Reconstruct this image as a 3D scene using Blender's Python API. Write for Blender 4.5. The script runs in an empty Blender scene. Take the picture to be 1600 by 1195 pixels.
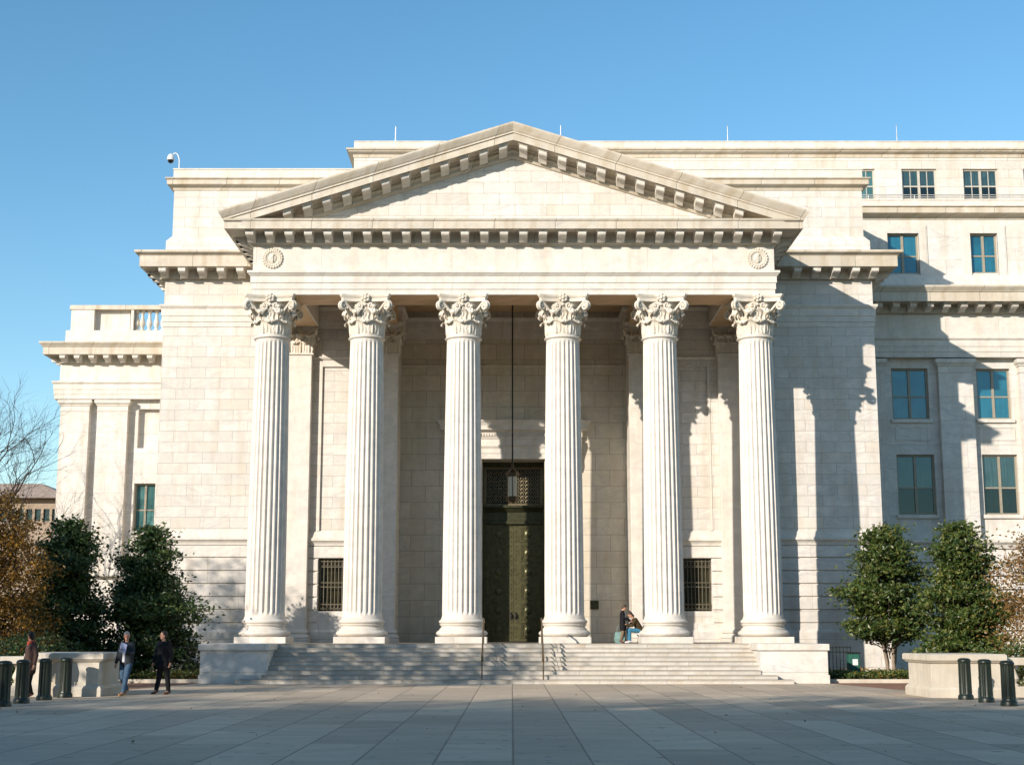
import bpy, bmesh, math, random
from math import sin, cos, tan, atan, pi, radians, sqrt, hypot
from mathutils import Vector, Matrix, noise as mn
random.seed(7)
S = bpy.context.scene
COL = S.collection
TH = radians(9.88); F = 2247.0; EYE = 1.75
CT, ST = cos(TH), sin(TH)
def W(px, py, Y):
    u = (px-800)/F; v = (597.5-py)/F; d = CT-v*ST
    return u*Y/d, EYE+Y*(ST+v*CT)/d
def XX(px, py, Y): return W(px, py, Y)[0]
def ZZ(py, Y): return W(800, py, Y)[1]

# ------------------------------------------------------------------ node helpers
class NT:
    def __init__(s, name):
        s.m = bpy.data.materials.new(name); s.m.use_nodes = True
        s.t = s.m.node_tree; s.t.nodes.clear()
        s.out = s.t.nodes.new('ShaderNodeOutputMaterial')
        s.b = s.t.nodes.new('ShaderNodeBsdfPrincipled')
        s.t.links.new(s.b.outputs[0], s.out.inputs[0])
    def n(s, typ, **kw):
        nd = s.t.nodes.new(typ)
        for k, v in kw.items(): setattr(nd, k, v)
        return nd
    def L(s, a, b): s.t.links.new(a, b)
    def val(s, sock, v):
        if hasattr(v, 'links'): s.L(v, sock)
        else: sock.default_value = v
    def math(s, op, a, b=0.0, c=0.0, clamp=False):
        nd = s.n('ShaderNodeMath', operation=op, use_clamp=clamp)
        s.val(nd.inputs[0], a); s.val(nd.inputs[1], b)
        if len(nd.inputs) > 2: s.val(nd.inputs[2], c)
        return nd.outputs[0]
    def mix(s, f, a, b, mode='MIX'):
        nd = s.n('ShaderNodeMix', data_type='RGBA', blend_type=mode, clamp_factor=True)
        s.val(nd.inputs[0], f); s.val(nd.inputs[6], a); s.val(nd.inputs[7], b)
        return nd.outputs[2]
    def noise(s, vec, scale, detail=4, rough=.55, dist=0.0, out=0):
        nd = s.n('ShaderNodeTexNoise'); s.L(vec, nd.inputs['Vector'])
        nd.inputs['Scale'].default_value = scale; nd.inputs['Detail'].default_value = detail
        nd.inputs['Roughness'].default_value = rough; nd.inputs['Distortion'].default_value = dist
        return nd.outputs[out]
    def rng(s, v, a, b, c=0.0, d=1.0):
        nd = s.n('ShaderNodeMapRange'); s.val(nd.inputs[0], v)
        for i, q in enumerate((a, b, c, d)): nd.inputs[i+1].default_value = q
        return nd.outputs[0]
    def xyz(s, x, y, z):
        nd = s.n('ShaderNodeCombineXYZ')
        s.val(nd.inputs[0], x); s.val(nd.inputs[1], y); s.val(nd.inputs[2], z)
        return nd.outputs[0]
    def bump(s, h, strength=.3, dist=.02, nrm=None):
        nd = s.n('ShaderNodeBump'); s.L(h, nd.inputs['Height'])
        nd.inputs['Strength'].default_value = strength; nd.inputs['Distance'].default_value = dist
        if nrm is not None: s.L(nrm, nd.inputs['Normal'])
        return nd.outputs[0]
def c4(c): return (c[0], c[1], c[2], 1.0)

def plain(name, col, rough=.6, metal=0.0, var=.12, scale=8, spec=.4, bump=0.0, bscale=40):
    m = NT(name)
    p = m.n('ShaderNodeTexCoord').outputs['Object']
    n1 = m.noise(p, scale, 5)
    c = m.mix(m.rng(n1, .3, .7), c4([q*(1-var) for q in col]), c4([min(1, q*(1+var)) for q in col]))
    m.L(c, m.b.inputs['Base Color'])
    m.b.inputs['Roughness'].default_value = rough; m.b.inputs['Metallic'].default_value = metal
    m.b.inputs['Specular IOR Level'].default_value = spec
    if bump: m.L(m.bump(m.noise(p, bscale, 4), bump, .01), m.b.inputs['Normal'])
    return m.m

def marble(name, base, bw=1.27, bh=.465, mortar=.007, mdark=.6, vein=.62, z0=0.0, rvar=.5, soil=.5, offset=.5, jb=.35):
    m = NT(name)
    pos = m.n('ShaderNodeNewGeometry').outputs['Position']
    sp = m.n('ShaderNodeSeparateXYZ'); m.L(pos, sp.inputs[0])
    x, y, z = sp.outputs
    u = m.math('ADD', x, y); v = m.math('SUBTRACT', z, z0)
    uv = m.xyz(u, v, 0.0)
    br = m.n('ShaderNodeTexBrick', offset=offset, squash=1.0)
    m.L(uv, br.inputs['Vector'])
    br.inputs['Color1'].default_value = (0, 0, 0, 1); br.inputs['Color2'].default_value = (1, 1, 1, 1)
    br.inputs['Mortar'].default_value = (.5, .5, .5, 1); br.inputs['Scale'].default_value = 1.0
    br.inputs['Mortar Size'].default_value = mortar; br.inputs['Mortar Smooth'].default_value = .1
    br.inputs['Brick Width'].default_value = bw; br.inputs['Row Height'].default_value = bh
    r = m.n('ShaderNodeSeparateColor'); m.L(br.outputs['Color'], r.inputs[0]); r = r.outputs[0]
    fac = br.outputs['Fac']
    # veins: a slanted coordinate, shifted for every block
    r13 = m.math('MULTIPLY', r, 17.0)
    flip = m.math('SUBTRACT', m.math('MULTIPLY', m.math('GREATER_THAN', m.math('FRACT', m.math('MULTIPLY', r, 7.3)), .45), 2.0), 1.0)
    a = m.math('ADD', m.math('MULTIPLY', u, .55), m.math('MULTIPLY', m.math('MULTIPLY', v, 1.5), flip))
    b = m.math('SUBTRACT', m.math('MULTIPLY', u, .5), v)
    vv = m.xyz(m.math('ADD', a, r13), m.math('MULTIPLY', b, .5), r13)
    n1 = m.noise(vv, 1.25, 8, .62, 1.1)
    line = m.rng(m.math('ABSOLUTE', m.math('SUBTRACT', n1, .5)), 0.0, .028, 1.0, 0.0)
    n2 = m.noise(vv, .8, 5, .6)
    line = m.math('MULTIPLY', line, m.rng(n2, .40, .56))
    cloud = m.noise(m.xyz(m.math('ADD', u, r13), m.math('MULTIPLY', v, 1.3), y), 1.7, 7, .68, .4)
    big = m.noise(pos, .33, 4, .6)
    st = m.xyz(m.math('MULTIPLY', u, 1.6), m.math('MULTIPLY', z, .22), y)
    streak = m.noise(st, 1.3, 6, .65)
    col = m.mix(m.rng(cloud, .3, .72), c4([base[0]*.78, base[1]*.80, base[2]*.83]), c4([min(.9, q*1.10) for q in base]))
    cg = (base[0]*.56, base[1]*.60, base[2]*.70)
    col = m.mix(m.math('MULTIPLY', line, vein), col, c4(cg))
    col = m.mix(m.math('MULTIPLY', m.rng(r, .25, 1), rvar), col, c4((base[0]*.72, base[1]*.73, base[2]*.74)))
    col = m.mix(m.math('MULTIPLY', m.math('GREATER_THAN', m.math('FRACT', m.math('MULTIPLY', r, 11.7)), .80), rvar*.5), col, c4((base[0]*.84, base[1]*.76, base[2]*.64)))
    col = m.mix(m.math('MULTIPLY', m.rng(streak, .47, .72), soil), col, c4((base[0]*.64, base[1]*.56, base[2]*.44)))
    col = m.mix(m.math('MULTIPLY', m.rng(big, .45, .75), soil*.6), col, c4((base[0]*.80, base[1]*.76, base[2]*.68)))
    fine = m.noise(pos, 34, 3, .6)
    col = m.mix(m.rng(fine, .25, .8, 0, .16), col, c4((base[0]*.62, base[1]*.6, base[2]*.55)))
    if mortar: col = m.mix(m.math('MULTIPLY', fac, mdark), col, c4((.10, .08, .06)))
    m.L(col, m.b.inputs['Base Color'])
    m.b.inputs['Roughness'].default_value = .62; m.b.inputs['Specular IOR Level'].default_value = .3
    h = m.math('SUBTRACT', m.math('ADD', m.math('MULTIPLY', cloud, .25), m.math('MULTIPLY', r, .1)), fac)
    nb = m.bump(h, jb, .012)
    nb = m.bump(m.noise(pos, 60, 3), .18, .004, nb)
    m.L(nb, m.b.inputs['Normal'])
    return m.m

M = {}
MB0 = (.71, .665, .60)
M['ashlar'] = marble('ashlar_marble', MB0, z0=.12)
M['ashlar_big'] = marble('ashlar_marble_large', MB0, bw=2.7, bh=1.15, mortar=.006, z0=.35, rvar=.1)
M['trim'] = marble('trim_marble', (.71, .66, .585), bw=2.6, bh=60, mortar=.006, mdark=.5, vein=.3, rvar=.12, z0=-13, soil=.42)
M['trim_worn'] = marble('weathered_marble', (.62, .555, .455), bw=2.4, bh=60, mortar=.012, mdark=.75, vein=.4, rvar=.45, z0=-13, soil=.95)
M['shaft'] = marble('column_marble', (.72, .67, .595), bw=60, bh=3.3, mortar=.003, mdark=.35, vein=.22, rvar=.06, soil=.3)
M['carved'] = marble('carved_marble', (.70, .64, .54), bw=60, bh=60, mortar=0, vein=.1, rvar=0, z0=-20, soil=.55)
M['step'] = marble('stair_marble', (.62, .58, .51), bw=2.3, bh=.1525, mortar=.006, mdark=.7, vein=.45, rvar=.4, soil=.6)
M['cheek'] = marble('podium_marble', (.70, .67, .61), bw=60, bh=.95, mortar=.006, vein=.8, z0=-.55, soil=.3)
M['parapet'] = marble('low_wall_marble', (.62, .57, .48), bw=60, bh=60, mortar=0, vein=.4, z0=-20, soil=.7)
M['blank'] = marble('interior_marble', (.66, .60, .49), bw=1.27, bh=.72, mortar=.010, z0=.3, vein=.5, rvar=.35)

M['soffit'] = marble('bounce_tinted_soffit_stone', (.66, .46, .27), bw=2.6, bh=60, mortar=.006, vein=.2, z0=-13, soil=.5)  # warm light bounced off the sunlit steps, put into the stone colour
def glass_mat(name, c0, c1, refl=.45, zs=1.0):
    m = NT(name)
    p = m.n('ShaderNodeTexCoord').outputs['Object']
    sp = m.n('ShaderNodeSeparateXYZ'); m.L(p, sp.inputs[0])
    fold = m.noise(m.xyz(m.math('MULTIPLY', sp.outputs[0], 9), 0.0, m.math('MULTIPLY', sp.outputs[2], .5)), 1.4, 3)
    oi = m.n('ShaderNodeObjectInfo').outputs['Random']
    cc = m.mix(m.rng(fold, .35, .65), c4(c0), c4(c1))
    blot = m.noise(m.xyz(sp.outputs[0], oi, sp.outputs[2]), .9, 3)
    cc = m.mix(m.rng(blot, .42, .6, 0, .65), cc, c4([q*.35 for q in c0]))
    cc = m.mix(m.math('MULTIPLY', oi, .35), cc, c4([min(1, q*1.6) for q in c1]))
    m.L(cc, m.b.inputs['Base Color'])
    m.b.inputs['Roughness'].default_value = .5; m.b.inputs['Specular IOR Level'].default_value = .05
    g = m.n('ShaderNodeBsdfGlossy'); g.inputs['Roughness'].default_value = .03
    g.inputs['Color'].default_value = (.62, .9, 1, 1)
    m.L(m.bump(m.noise(p, 1.3, 2), .06, .05), g.inputs['Normal'])
    mx = m.n('ShaderNodeMixShader'); mx.inputs[0].default_value = refl
    m.L(m.b.outputs[0], mx.inputs[1]); m.L(g.outputs[0], mx.inputs[2]); m.L(mx.outputs[0], m.out.inputs[0])
    return m.m
M['glass_blue'] = glass_mat('window_glass_sky_tint', (.010, .080, .125), (.016, .12, .17), .10)  # blue of the mirrored sky set as base colour
M['glass_dark'] = glass_mat('window_glass_dark', (.004, .007, .006), (.008, .014, .012), .055)
M['glass_mid'] = glass_mat('window_glass_painted_reflection', (.010, .028, .030), (.045, .085, .085), .08)  # upper panes: bluish reflection painted into the base colour
M['glass_teal'] = glass_mat('window_glass_curtained', (.04, .12, .12), (.10, .24, .24), .07)
M['glass_bar'] = glass_mat('barred_window_glass', (.010, .010, .006), (.05, .045, .02), .08)
M['frame'] = plain('window_frame_paint', (.30, .265, .20), .5, var=.1)
M['frame_white'] = plain('window_frame_pale', (.46, .43, .37), .5, var=.1)
M['bronze'] = plain('door_bronze', (.055, .056, .028), .42, .55, .35, 5, .5, .3, 30)
M['bronze_pale'] = plain('door_bronze_relief', (.10, .095, .045), .38, .55, .3, 7, .5, .3, 30)
M['iron'] = plain('dark_iron', (.02, .022, .02), .5, .3)
M['rail'] = plain('rail_bronze', (.15, .105, .055), .4, .6)
M['grille'] = plain('grille_iron', (.11, .095, .065), .5, .3)
M['grille_t'] = plain('transom_bronze', (.20, .165, .10), .45, .4)
M['lamp_metal'] = plain('lantern_bronze', (.08, .05, .022), .4, .6)
M['lamp_glass'] = plain('lantern_frosted_glass', (.55, .52, .40), .3, var=.05)
M['bollard'] = plain('bollard_green_paint', (.012, .019, .012), .38, .1, .3, 10, .5, .15, 50)
M['box_green'] = plain('utility_box_green', (.02, .10, .07), .5, 0, .2)
M['white_metal'] = plain('white_paint', (.7, .7, .68), .35, 0, .05)
M['black_dome'] = plain('dark_dome', (.01, .01, .012), .1)
M['steel'] = plain('galvanised_steel', (.5, .5, .48), .4, .4)
M['skin'] = plain('skin', (.50, .27, .18), .55, 0, .08)
M['skin_warm'] = plain('skin_ruddy', (.52, .25, .17), .55, 0, .08)
M['hair_grey'] = plain('hair_grey', (.42, .38, .32), .6, 0, .2)
M['hair_brown'] = plain('hair_dark_brown', (.03, .018, .012), .5, 0, .3)
M['cloth_black'] = plain('black_cloth', (.010, .010, .012), .8, 0, .3, 14, .2, .3, 30)
M['cloth_denim'] = plain('denim', (.055, .10, .16), .85, 0, .3, 20, .2, .3, 30)
M['cloth_denim_b'] = plain('denim_bright', (.045, .17, .27), .85, 0, .3, 20, .2, .3, 30)
M['cloth_jacket'] = plain('dark_grey_jacket', (.030, .036, .042), .8, 0, .3, 14, .2, .3, 30)
M['cloth_white'] = plain('white_cloth', (.62, .63, .66), .8, 0, .1)
M['cloth_olive'] = plain('brown_olive_coat', (.045, .032, .014), .85, 0, .3, 14, .2, .3, 30)
M['cloth_khaki'] = plain('khaki_trousers', (.17, .12, .07), .85, 0, .2)
M['cloth_red'] = plain('red_scarf', (.42, .06, .035), .8, 0, .2)
M['cloth_maroon'] = plain('brown_coat', (.050, .025, .020), .8, 0, .2)
M['bag_teal'] = plain('teal_bag', (.16, .27, .25), .6, 0, .2)
M['shoe'] = plain('brown_leather', (.12, .04, .02), .5, 0, .2)
M['shoe_tan'] = plain('tan_leather', (.36, .18, .06), .5, 0, .2)
M['eye'] = plain('eye_dark', (.02, .015, .01), .2, 0, .1)
M['paper'] = plain('paper_blue_white', (.42, .47, .72), .6, 0, .3, 25)

# ------------------------------------------------------------------ mesh builder
class MB:
    def __init__(s): s.v = []; s.f = []
    def add(s, vs, fs):
        o = len(s.v); s.v += [tuple(p) for p in vs]; s.f += [tuple(i+o for i in f) for f in fs]; return s
    def box(s, x0, x1, y0, y1, z0, z1):
        v = [(x, y, z) for z in (z0, z1) for y in (y0, y1) for x in (x0, x1)]
        return s.add(v, [(0,2,3,1),(4,5,7,6),(0,1,5,4),(2,6,7,3),(0,4,6,2),(1,3,7,5)])
    def bev(s, x0, x1, y0, y1, z0, z1, b=.02):
        # box with chamfered edges all round (top and vertical)
        ps = []
        for z, e in ((z0, 0), (z1-b, 0), (z1, b)):
            X0, X1, Y0, Y1 = x0+e, x1-e, y0+e, y1-e
            c = b
            ps.append([(X0+c,Y0,z),(X1-c,Y0,z),(X1,Y0+c,z),(X1,Y1-c,z),(X1-c,Y1,z),(X0+c,Y1,z),(X0,Y1-c,z),(X0,Y0+c,z)])
        return s.loft(ps)
    def loft(s, secs, caps=True, closed=True):
        n = len(secs[0]); v = [p for q in secs for p in q]; f = []
        for i in range(len(secs)-1):
            for j in range(n if closed else n-1):
                k = (j+1) % n
                f.append((i*n+j, i*n+k, (i+1)*n+k, (i+1)*n+j))
        if caps: f.append(tuple(range(n-1, -1, -1))); f.append(tuple((len(secs)-1)*n+j for j in range(n)))
        return s.add(v, f)
    def lathe(s, cx, cy, prof, n=24, caps=True):
        return s.loft([[(cx+r*cos(2*pi*j/n), cy+r*sin(2*pi*j/n), z) for j in range(n)] for r, z in prof], caps)
    def sqlathe(s, cx, cy, prof, hx=None):
        # square mouldings: prof of (half width, z); hx gives a wider half width in x
        return s.loft([[(cx-r-(hx or 0), cy-r, z), (cx+r+(hx or 0), cy-r, z), (cx+r+(hx or 0), cy+r, z), (cx-r-(hx or 0), cy+r, z)] for r, z in prof])
    def sweep(s, prof, path, caps=True):
        secs = []
        for i, p in enumerate(path):
            p = Vector(p)
            def nrm(a, b):
                d = (Vector(b)-Vector(a)).normalized(); return Vector((d.y, -d.x))
            if i == 0: m = nrm(path[0], path[1])
            elif i == len(path)-1: m = nrm(path[-2], path[-1])
            else:
                n1 = nrm(path[i-1], path[i]); n2 = nrm(path[i], path[i+1])
                m = (n1+n2)/(1+n1.dot(n2))
            secs.append([(p.x+m.x*o, p.y+m.y*o, z) for o, z in prof])
        return s.loft(secs, caps)
    def tube(s, pts, rad, n=8, caps=True):
        pts = [Vector(p) for p in pts]; secs = []
        if not hasattr(rad, '__len__'): rad = [rad]*len(pts)
        up = None
        for i, p in enumerate(pts):
            d = (pts[min(i+1, len(pts)-1)]-pts[max(i-1, 0)])
            d = d.normalized() if d.length > 1e-9 else Vector((0, 0, 1))
            if up is None:
                up = d.orthogonal().normalized()
            else:
                up = (up-d*up.dot(d)); up = up.normalized() if up.length > 1e-6 else d.orthogonal().normalized()
            w = d.cross(up)
            secs.append([p+(up*cos(2*pi*j/n)+w*sin(2*pi*j/n))*rad[i] for j in range(n)])
        return s.loft(secs, caps)
    def extr(s, poly, axis, a, b):
        # poly in the two other axes; axis 'x': (y,z)  'y': (x,z)  'z': (x,y)
        def mk(p, t): return (t, p[0], p[1]) if axis == 'x' else ((p[0], t, p[1]) if axis == 'y' else (p[0], p[1], t))
        return s.loft([[mk(p, a) for p in poly], [mk(p, b) for p in poly]])
    def ball(s, c, r, nu=10, nv=6, sc=(1, 1, 1)):
        v = []; f = []
        for i in range(1, nv):
            t = pi*i/nv
            for j in range(nu):
                a = 2*pi*j/nu; v.append((c[0]+r*sc[0]*sin(t)*cos(a), c[1]+r*sc[1]*sin(t)*sin(a), c[2]+r*sc[2]*cos(t)))
        v.append((c[0], c[1], c[2]+r*sc[2])); v.append((c[0], c[1], c[2]-r*sc[2])); T = len(v)-2
        for i in range(nv-2):
            for j in range(nu):
                k = (j+1) % nu; f.append((i*nu+j, (i+1)*nu+j, (i+1)*nu+k, i*nu+k))
        for j in range(nu):
            k = (j+1) % nu; f.append((T, j, k)); f.append((T+1, (nv-2)*nu+k, (nv-2)*nu+j))
        return s.add(v, f)
    def wall(s, x0, x1, z0, z1, y, depth, holes):
        # front face at y with rectangular holes (x0,x1,z0,z1[,depth]) and their reveals
        xs = sorted({x0, x1, *[h[0] for h in holes], *[h[1] for h in holes]})
        zs = sorted({z0, z1, *[h[2] for h in holes], *[h[3] for h in holes]})
        for i in range(len(xs)-1):
            for k in range(len(zs)-1):
                cx, cz = (xs[i]+xs[i+1])/2, (zs[k]+zs[k+1])/2
                if any(h[0] < cx < h[1] and h[2] < cz < h[3] for h in holes): continue
                s.add([(xs[i], y, zs[k]), (xs[i+1], y, zs[k]), (xs[i+1], y, zs[k+1]), (xs[i], y, zs[k+1])], [(0, 1, 2, 3)])
        for h in holes:
            d = h[4] if len(h) > 4 else depth
            a, b, c, e = h[:4]
            q = [(a, y, c), (b, y, c), (b, y, e), (a, y, e)]; r = [(a, y+d, c), (b, y+d, c), (b, y+d, e), (a, y+d, e)]
            s.add(q+r, [(0, 4, 5, 1), (1, 5, 6, 2), (2, 6, 7, 3), (3, 7, 4, 0)])
        return s
    def quad(s, *p): return s.add(p, [tuple(range(len(p)))])
    def build(s, name, mat, parent=None, smooth=None, normals=True, label=None, kind=None, cat=None, group=None):
        me = bpy.data.meshes.new(name)
        off = Vector(wloc(parent)) if parent else Vector((0, 0, 0))
        me.from_pydata([(p[0]-off.x, p[1]-off.y, p[2]-off.z) for p in s.v], [], s.f)
        me.materials.append(mat)
        if normals:
            bm = bmesh.new(); bm.from_mesh(me); bmesh.ops.recalc_face_normals(bm, faces=bm.faces); bm.to_mesh(me); bm.free()
        if smooth is not None:
            me.polygons.foreach_set('use_smooth', [True]*len(me.polygons))
            me.set_sharp_from_angle(angle=radians(smooth))
        o = bpy.data.objects.new(name, me); COL.objects.link(o)
        if parent: o.parent = parent
        tag(o, label, cat, group, kind)
        return o
def wloc(o):
    p = Vector(o.location)
    while o.parent: o = o.parent; p += Vector(o.location)
    return p
def tag(o, label=None, cat=None, group=None, kind=None):
    if label: o['label'] = label
    if cat: o['category'] = cat
    if group: o['group'] = group
    if kind: o['kind'] = kind
    return o
def empty(name, loc, label, cat, group=None, rz=0):
    o = bpy.data.objects.new(name, None); COL.objects.link(o); o.location = loc; o.rotation_euler.z = rz
    return tag(o, label, cat, group)
def child_copy(o, parent, off):
    c = o.copy(); COL.objects.link(c); c.parent = parent; c.location = Vector(o.location)+Vector(off)
    for g in o.children:
        d = g.copy(); COL.objects.link(d); d.parent = c
    return c
def tree_copy(o, loc, rz=0, label=None, sc=1):
    c = o.copy(); COL.objects.link(c); c.location = loc; c.rotation_euler.z = rz; c.scale = (sc, sc, sc)
    if label: c['label'] = label
    for g in o.children:
        d = g.copy(); COL.objects.link(d); d.parent = c
        for h in g.children:
            e = h.copy(); COL.objects.link(e); e.parent = d
    return c

# ------------------------------------------------------------------ key planes
YF = 55.7            # portico frieze plane
YC = 56.5            # column axes
YB = 62.35           # wall of the side bays
YP = 61.97           # pilaster faces
YW = 61.6            # pavilion wall
YD = 64.2            # wall of the door bay
YR = 69.0            # right wing wall
YL = 81.5            # left wing wall
ZL = 1.37            # landing
ZA = [ZZ(p, YF) for p in (460.3, 452.4, 442.5, 432.5, 428.5, 424)]   # architrave lines
ZF1 = ZZ(386, YF)
XAL, XAR = XX(395.5, 405, YF), XX(1209.5, 405, YF)
XL, XR = XX(257.3, 455, YW), XX(1363, 455, YW)
B = empty('government_building', (0, YW, 0), 'white marble neoclassical building with six column portico, pediment and bronze door', 'building')

# ------------------------------------------------------------------ setting
def ground_mat():
    m = NT('grass_and_soil'); p = m.n('ShaderNodeNewGeometry').outputs['Position']
    n1 = m.noise(p, .6, 6); n2 = m.noise(p, 14, 4)
    c = m.mix(m.rng(n1, .35, .65), c4((.035, .045, .018)), c4((.075, .055, .03)))
    c = m.mix(m.rng(n2, .4, .7, 0, .6), c, c4((.12, .08, .035)))
    m.L(c, m.b.inputs['Base Color']); m.b.inputs['Roughness'].default_value = .95
    m.L(m.bump(n2, .8, .05), m.b.inputs['Normal']); return m.m
def plaza_mat():
    m = NT('plaza_granite_slabs'); pos = m.n('ShaderNodeNewGeometry').outputs['Position']
    sp = m.n('ShaderNodeSeparateXYZ'); m.L(pos, sp.inputs[0]); x, y, z = sp.outputs
    br = m.n('ShaderNodeTexBrick', offset=.37, offset_frequency=2, squash=1.0)
    m.L(m.xyz(m.math('ADD', y, 100.4), m.math('ADD', x, 108.0-.015), 0.0), br.inputs['Vector'])
    br.inputs['Color1'].default_value = (0, 0, 0, 1); br.inputs['Color2'].default_value = (1, 1, 1, 1)
    br.inputs['Mortar'].default_value = (.5, .5, .5, 1); br.inputs['Scale'].default_value = 1
    br.inputs['Mortar Size'].default_value = .014; br.inputs['Mortar Smooth'].default_value = .1
    br.inputs['Brick Width'].default_value = 3.1; br.inputs['Row Height'].default_value = 1.08
    r = m.n('ShaderNodeSeparateColor'); m.L(br.outputs['Color'], r.inputs[0]); r = r.outputs[0]
    # thin extra joint that always runs lengthwise
    fx = m.math('ABSOLUTE', m.math('SUBTRACT', m.math('FRACT', m.math('DIVIDE', m.math('ADD', x, 108.0+.54-.015), 1.08)), .5))
    long_ = m.rng(fx, 0.0, .022, 1.0, 0.0)
    jag = m.noise(pos, 9, 3)
    cloud = m.noise(m.xyz(m.math('MULTIPLY', x, .8), m.math('MULTIPLY', y, 1.7), r), 1.1, 7, .68)
    patch = m.noise(m.xyz(m.math('MULTIPLY', x, 1.0), m.math('MULTIPLY', y, 2.2), m.math('MULTIPLY', r, 30)), .55, 4, .6)
    big = m.noise(pos, .16, 4)
    g = m.noise(pos, 95, 2, .8)
    c = m.mix(m.rng(r, 0, 1), c4((.42, .33, .235)), c4((.76, .61, .435)))
    c = m.mix(m.rng(cloud, .35, .68, 0, .55), c, c4((.33, .265, .19)))
    c = m.mix(m.rng(patch, .45, .7, 0, .5), c, c4((.62, .52, .40)))
    c = m.mix(m.rng(big, .4, .7, 0, .35), c, c4((.38, .31, .235)))
    c = m.mix(m.rng(g, .25, .75, 0, .35), c, c4((.24, .22, .19)))
    spot = m.noise(pos, 3.1, 2, .5)
    c = m.mix(m.rng(spot, .66, .72, 0, .6), c, c4((.09, .08, .07)))
    j = m.math('MULTIPLY', m.math('MAXIMUM', long_, m.math('MULTIPLY', br.outputs['Fac'], .6)), m.rng(jag, .3, .6, .45, 1.0))
    c = m.mix(m.math('MULTIPLY', j, .9), c, c4((.028, .026, .022)))
    m.L(c, m.b.inputs['Base Color']); m.b.inputs['Roughness'].default_value = .7
    m.b.inputs['Specular IOR Level'].default_value = .3
    m.L(m.bump(m.math('SUBTRACT', m.math('ADD', m.math('MULTIPLY', g, .2), m.math('MULTIPLY', cloud, .25)), j), .45, .012), m.b.inputs['Normal'])
    return m.m
def brickpath_mat():
    m = NT('red_brick_paving'); pos = m.n('ShaderNodeNewGeometry').outputs['Position']
    br = m.n('ShaderNodeTexBrick'); m.L(pos, br.inputs['Vector'])
    br.inputs['Color1'].default_value = (.26, .12, .07, 1); br.inputs['Color2'].default_value = (.34, .17, .10, 1)
    br.inputs['Mortar'].default_value = (.13, .10, .08, 1); br.inputs['Scale'].default_value = 1
    br.inputs['Brick Width'].default_value = .22; br.inputs['Row Height'].default_value = .11; br.inputs['Mortar Size'].default_value = .006
    n = m.noise(pos, 1.2, 5)
    m.L(m.mix(m.rng(n, .4, .7, 0, .5), br.outputs['Color'], c4((.18, .09, .055))), m.b.inputs['Base Color'])
    m.b.inputs['Roughness'].default_value = .85; return m.m
MB().quad((-600, -300, 0), (600, -300, 0), (600, 900, 0), (-600, 900, 0)).build('ground', ground_mat(), kind='structure')
def sheet(name, pts, z, mat): MB().add([(x, y, z) for x, y in pts], [tuple(range(len(pts)))]).build(name, mat, kind='structure')
sheet('plaza', [(-60, -60), (60, -60), (60, 37.8), (13.2, 40.0), (11.2, 50.9), (11.2, 52.2), (-11.1, 52.2), (-11.1, 50.9), (-12.9, 41.6), (-60, 38.0)], .012, plaza_mat())
bp = brickpath_mat()
sheet('brick_path', [(10.8, 52.2), (11.2, 51.1), (13.1, 40.4), (15, 40.4), (17.5, 46), (17.5, 52.2)], .008, bp)
sheet('brick_path', [(-10.8, 52.2), (-17.5, 52.2), (-17.5, 46), (-15.5, 42.0), (-12.75, 42.0), (-11, 51)], .008, bp)
kerbm = M['parapet']
MB().bev(11.2, 30, 52.2, 52.4, 0, .14, .02).build('kerb', kerbm, kind='structure')
MB().bev(-30, -11.1, 52.2, 52.4, 0, .14, .02).build('kerb', kerbm, kind='structure')

# ------------------------------------------------------------------ portico podium and stairs
XPL, XPR = XX(312, 1040, 51.7), XX(1294, 1040, 51.7)
XCL, XCR = XX(416.5, 1056, 51.7), XX(1189, 1056, 51.7)
MB().box(XPL+.02, XPR-.02, 54.0, YD+.4, 0, ZL).build('podium', M['step'], B)
ST_ = empty('marble_staircase', (0, 52.5, 0), 'broad weathered marble staircase between two podium blocks leading to the portico', 'stairs')
NS = 9; RH = ZL/NS; TD = .335
for k in range(NS-1):
    y0 = 51.0+k*TD
    a, b = (XCL-.005, XCR+.005)
    if k == 0: a, b = XX(367, 1065, 51), XX(1241, 1065, 51)
    if k == 1: a, b = XX(408, 1060, 51.3), XX(1216, 1060, 51.3)
    z0, z1 = k*RH+.003, (k+1)*RH
    m = MB()
    prof = [(y0, z0), (y0, z1-.035), (y0-.025, z1-.03), (y0-.03, z1-.008), (y0-.02, z1), (54.0, z1), (54.0, z0)]
    if k < 2: prof = [(p if p[0] < 53 else (51.69, p[1])) for p in prof]
    if k < 2:
        m.extr(prof, 'x', a, b)
        m.box(XCL, XCR, 51.69, 54.0, z0, z1)
    else: m.extr(prof, 'x', a, b)
    m.build('step', M['step'], ST_)
yt = 51.0+8*TD
MB().extr([(yt, 8*RH+.003), (yt, ZL-.033), (yt-.025, ZL-.03), (yt-.03, ZL-.004), (yt-.02, ZL+.004), (54.3, ZL+.004), (54.3, 8*RH+.003)], 'x', XCL-.005, XCR+.005).build('step', M['step'], ST_)
for (a, b) in ((XPL, XCL), (XCR, XPR)):
    zc = ZZ(1015.5, 51.7); zt = ZZ(1005.5, 51.65)
    p = MB().box(a, b, 51.72, 61.5, 0, zc)
    p.box(a-.04, b+.04, 51.68, 61.52, 0, .30)
    pb = p.build('podium_block', M['cheek'], ST_)
    MB().bev(a-.07, b+.07, 51.64, 61.54, zc+.002, zt, .02).build('coping', M['trim'], pb)

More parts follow.
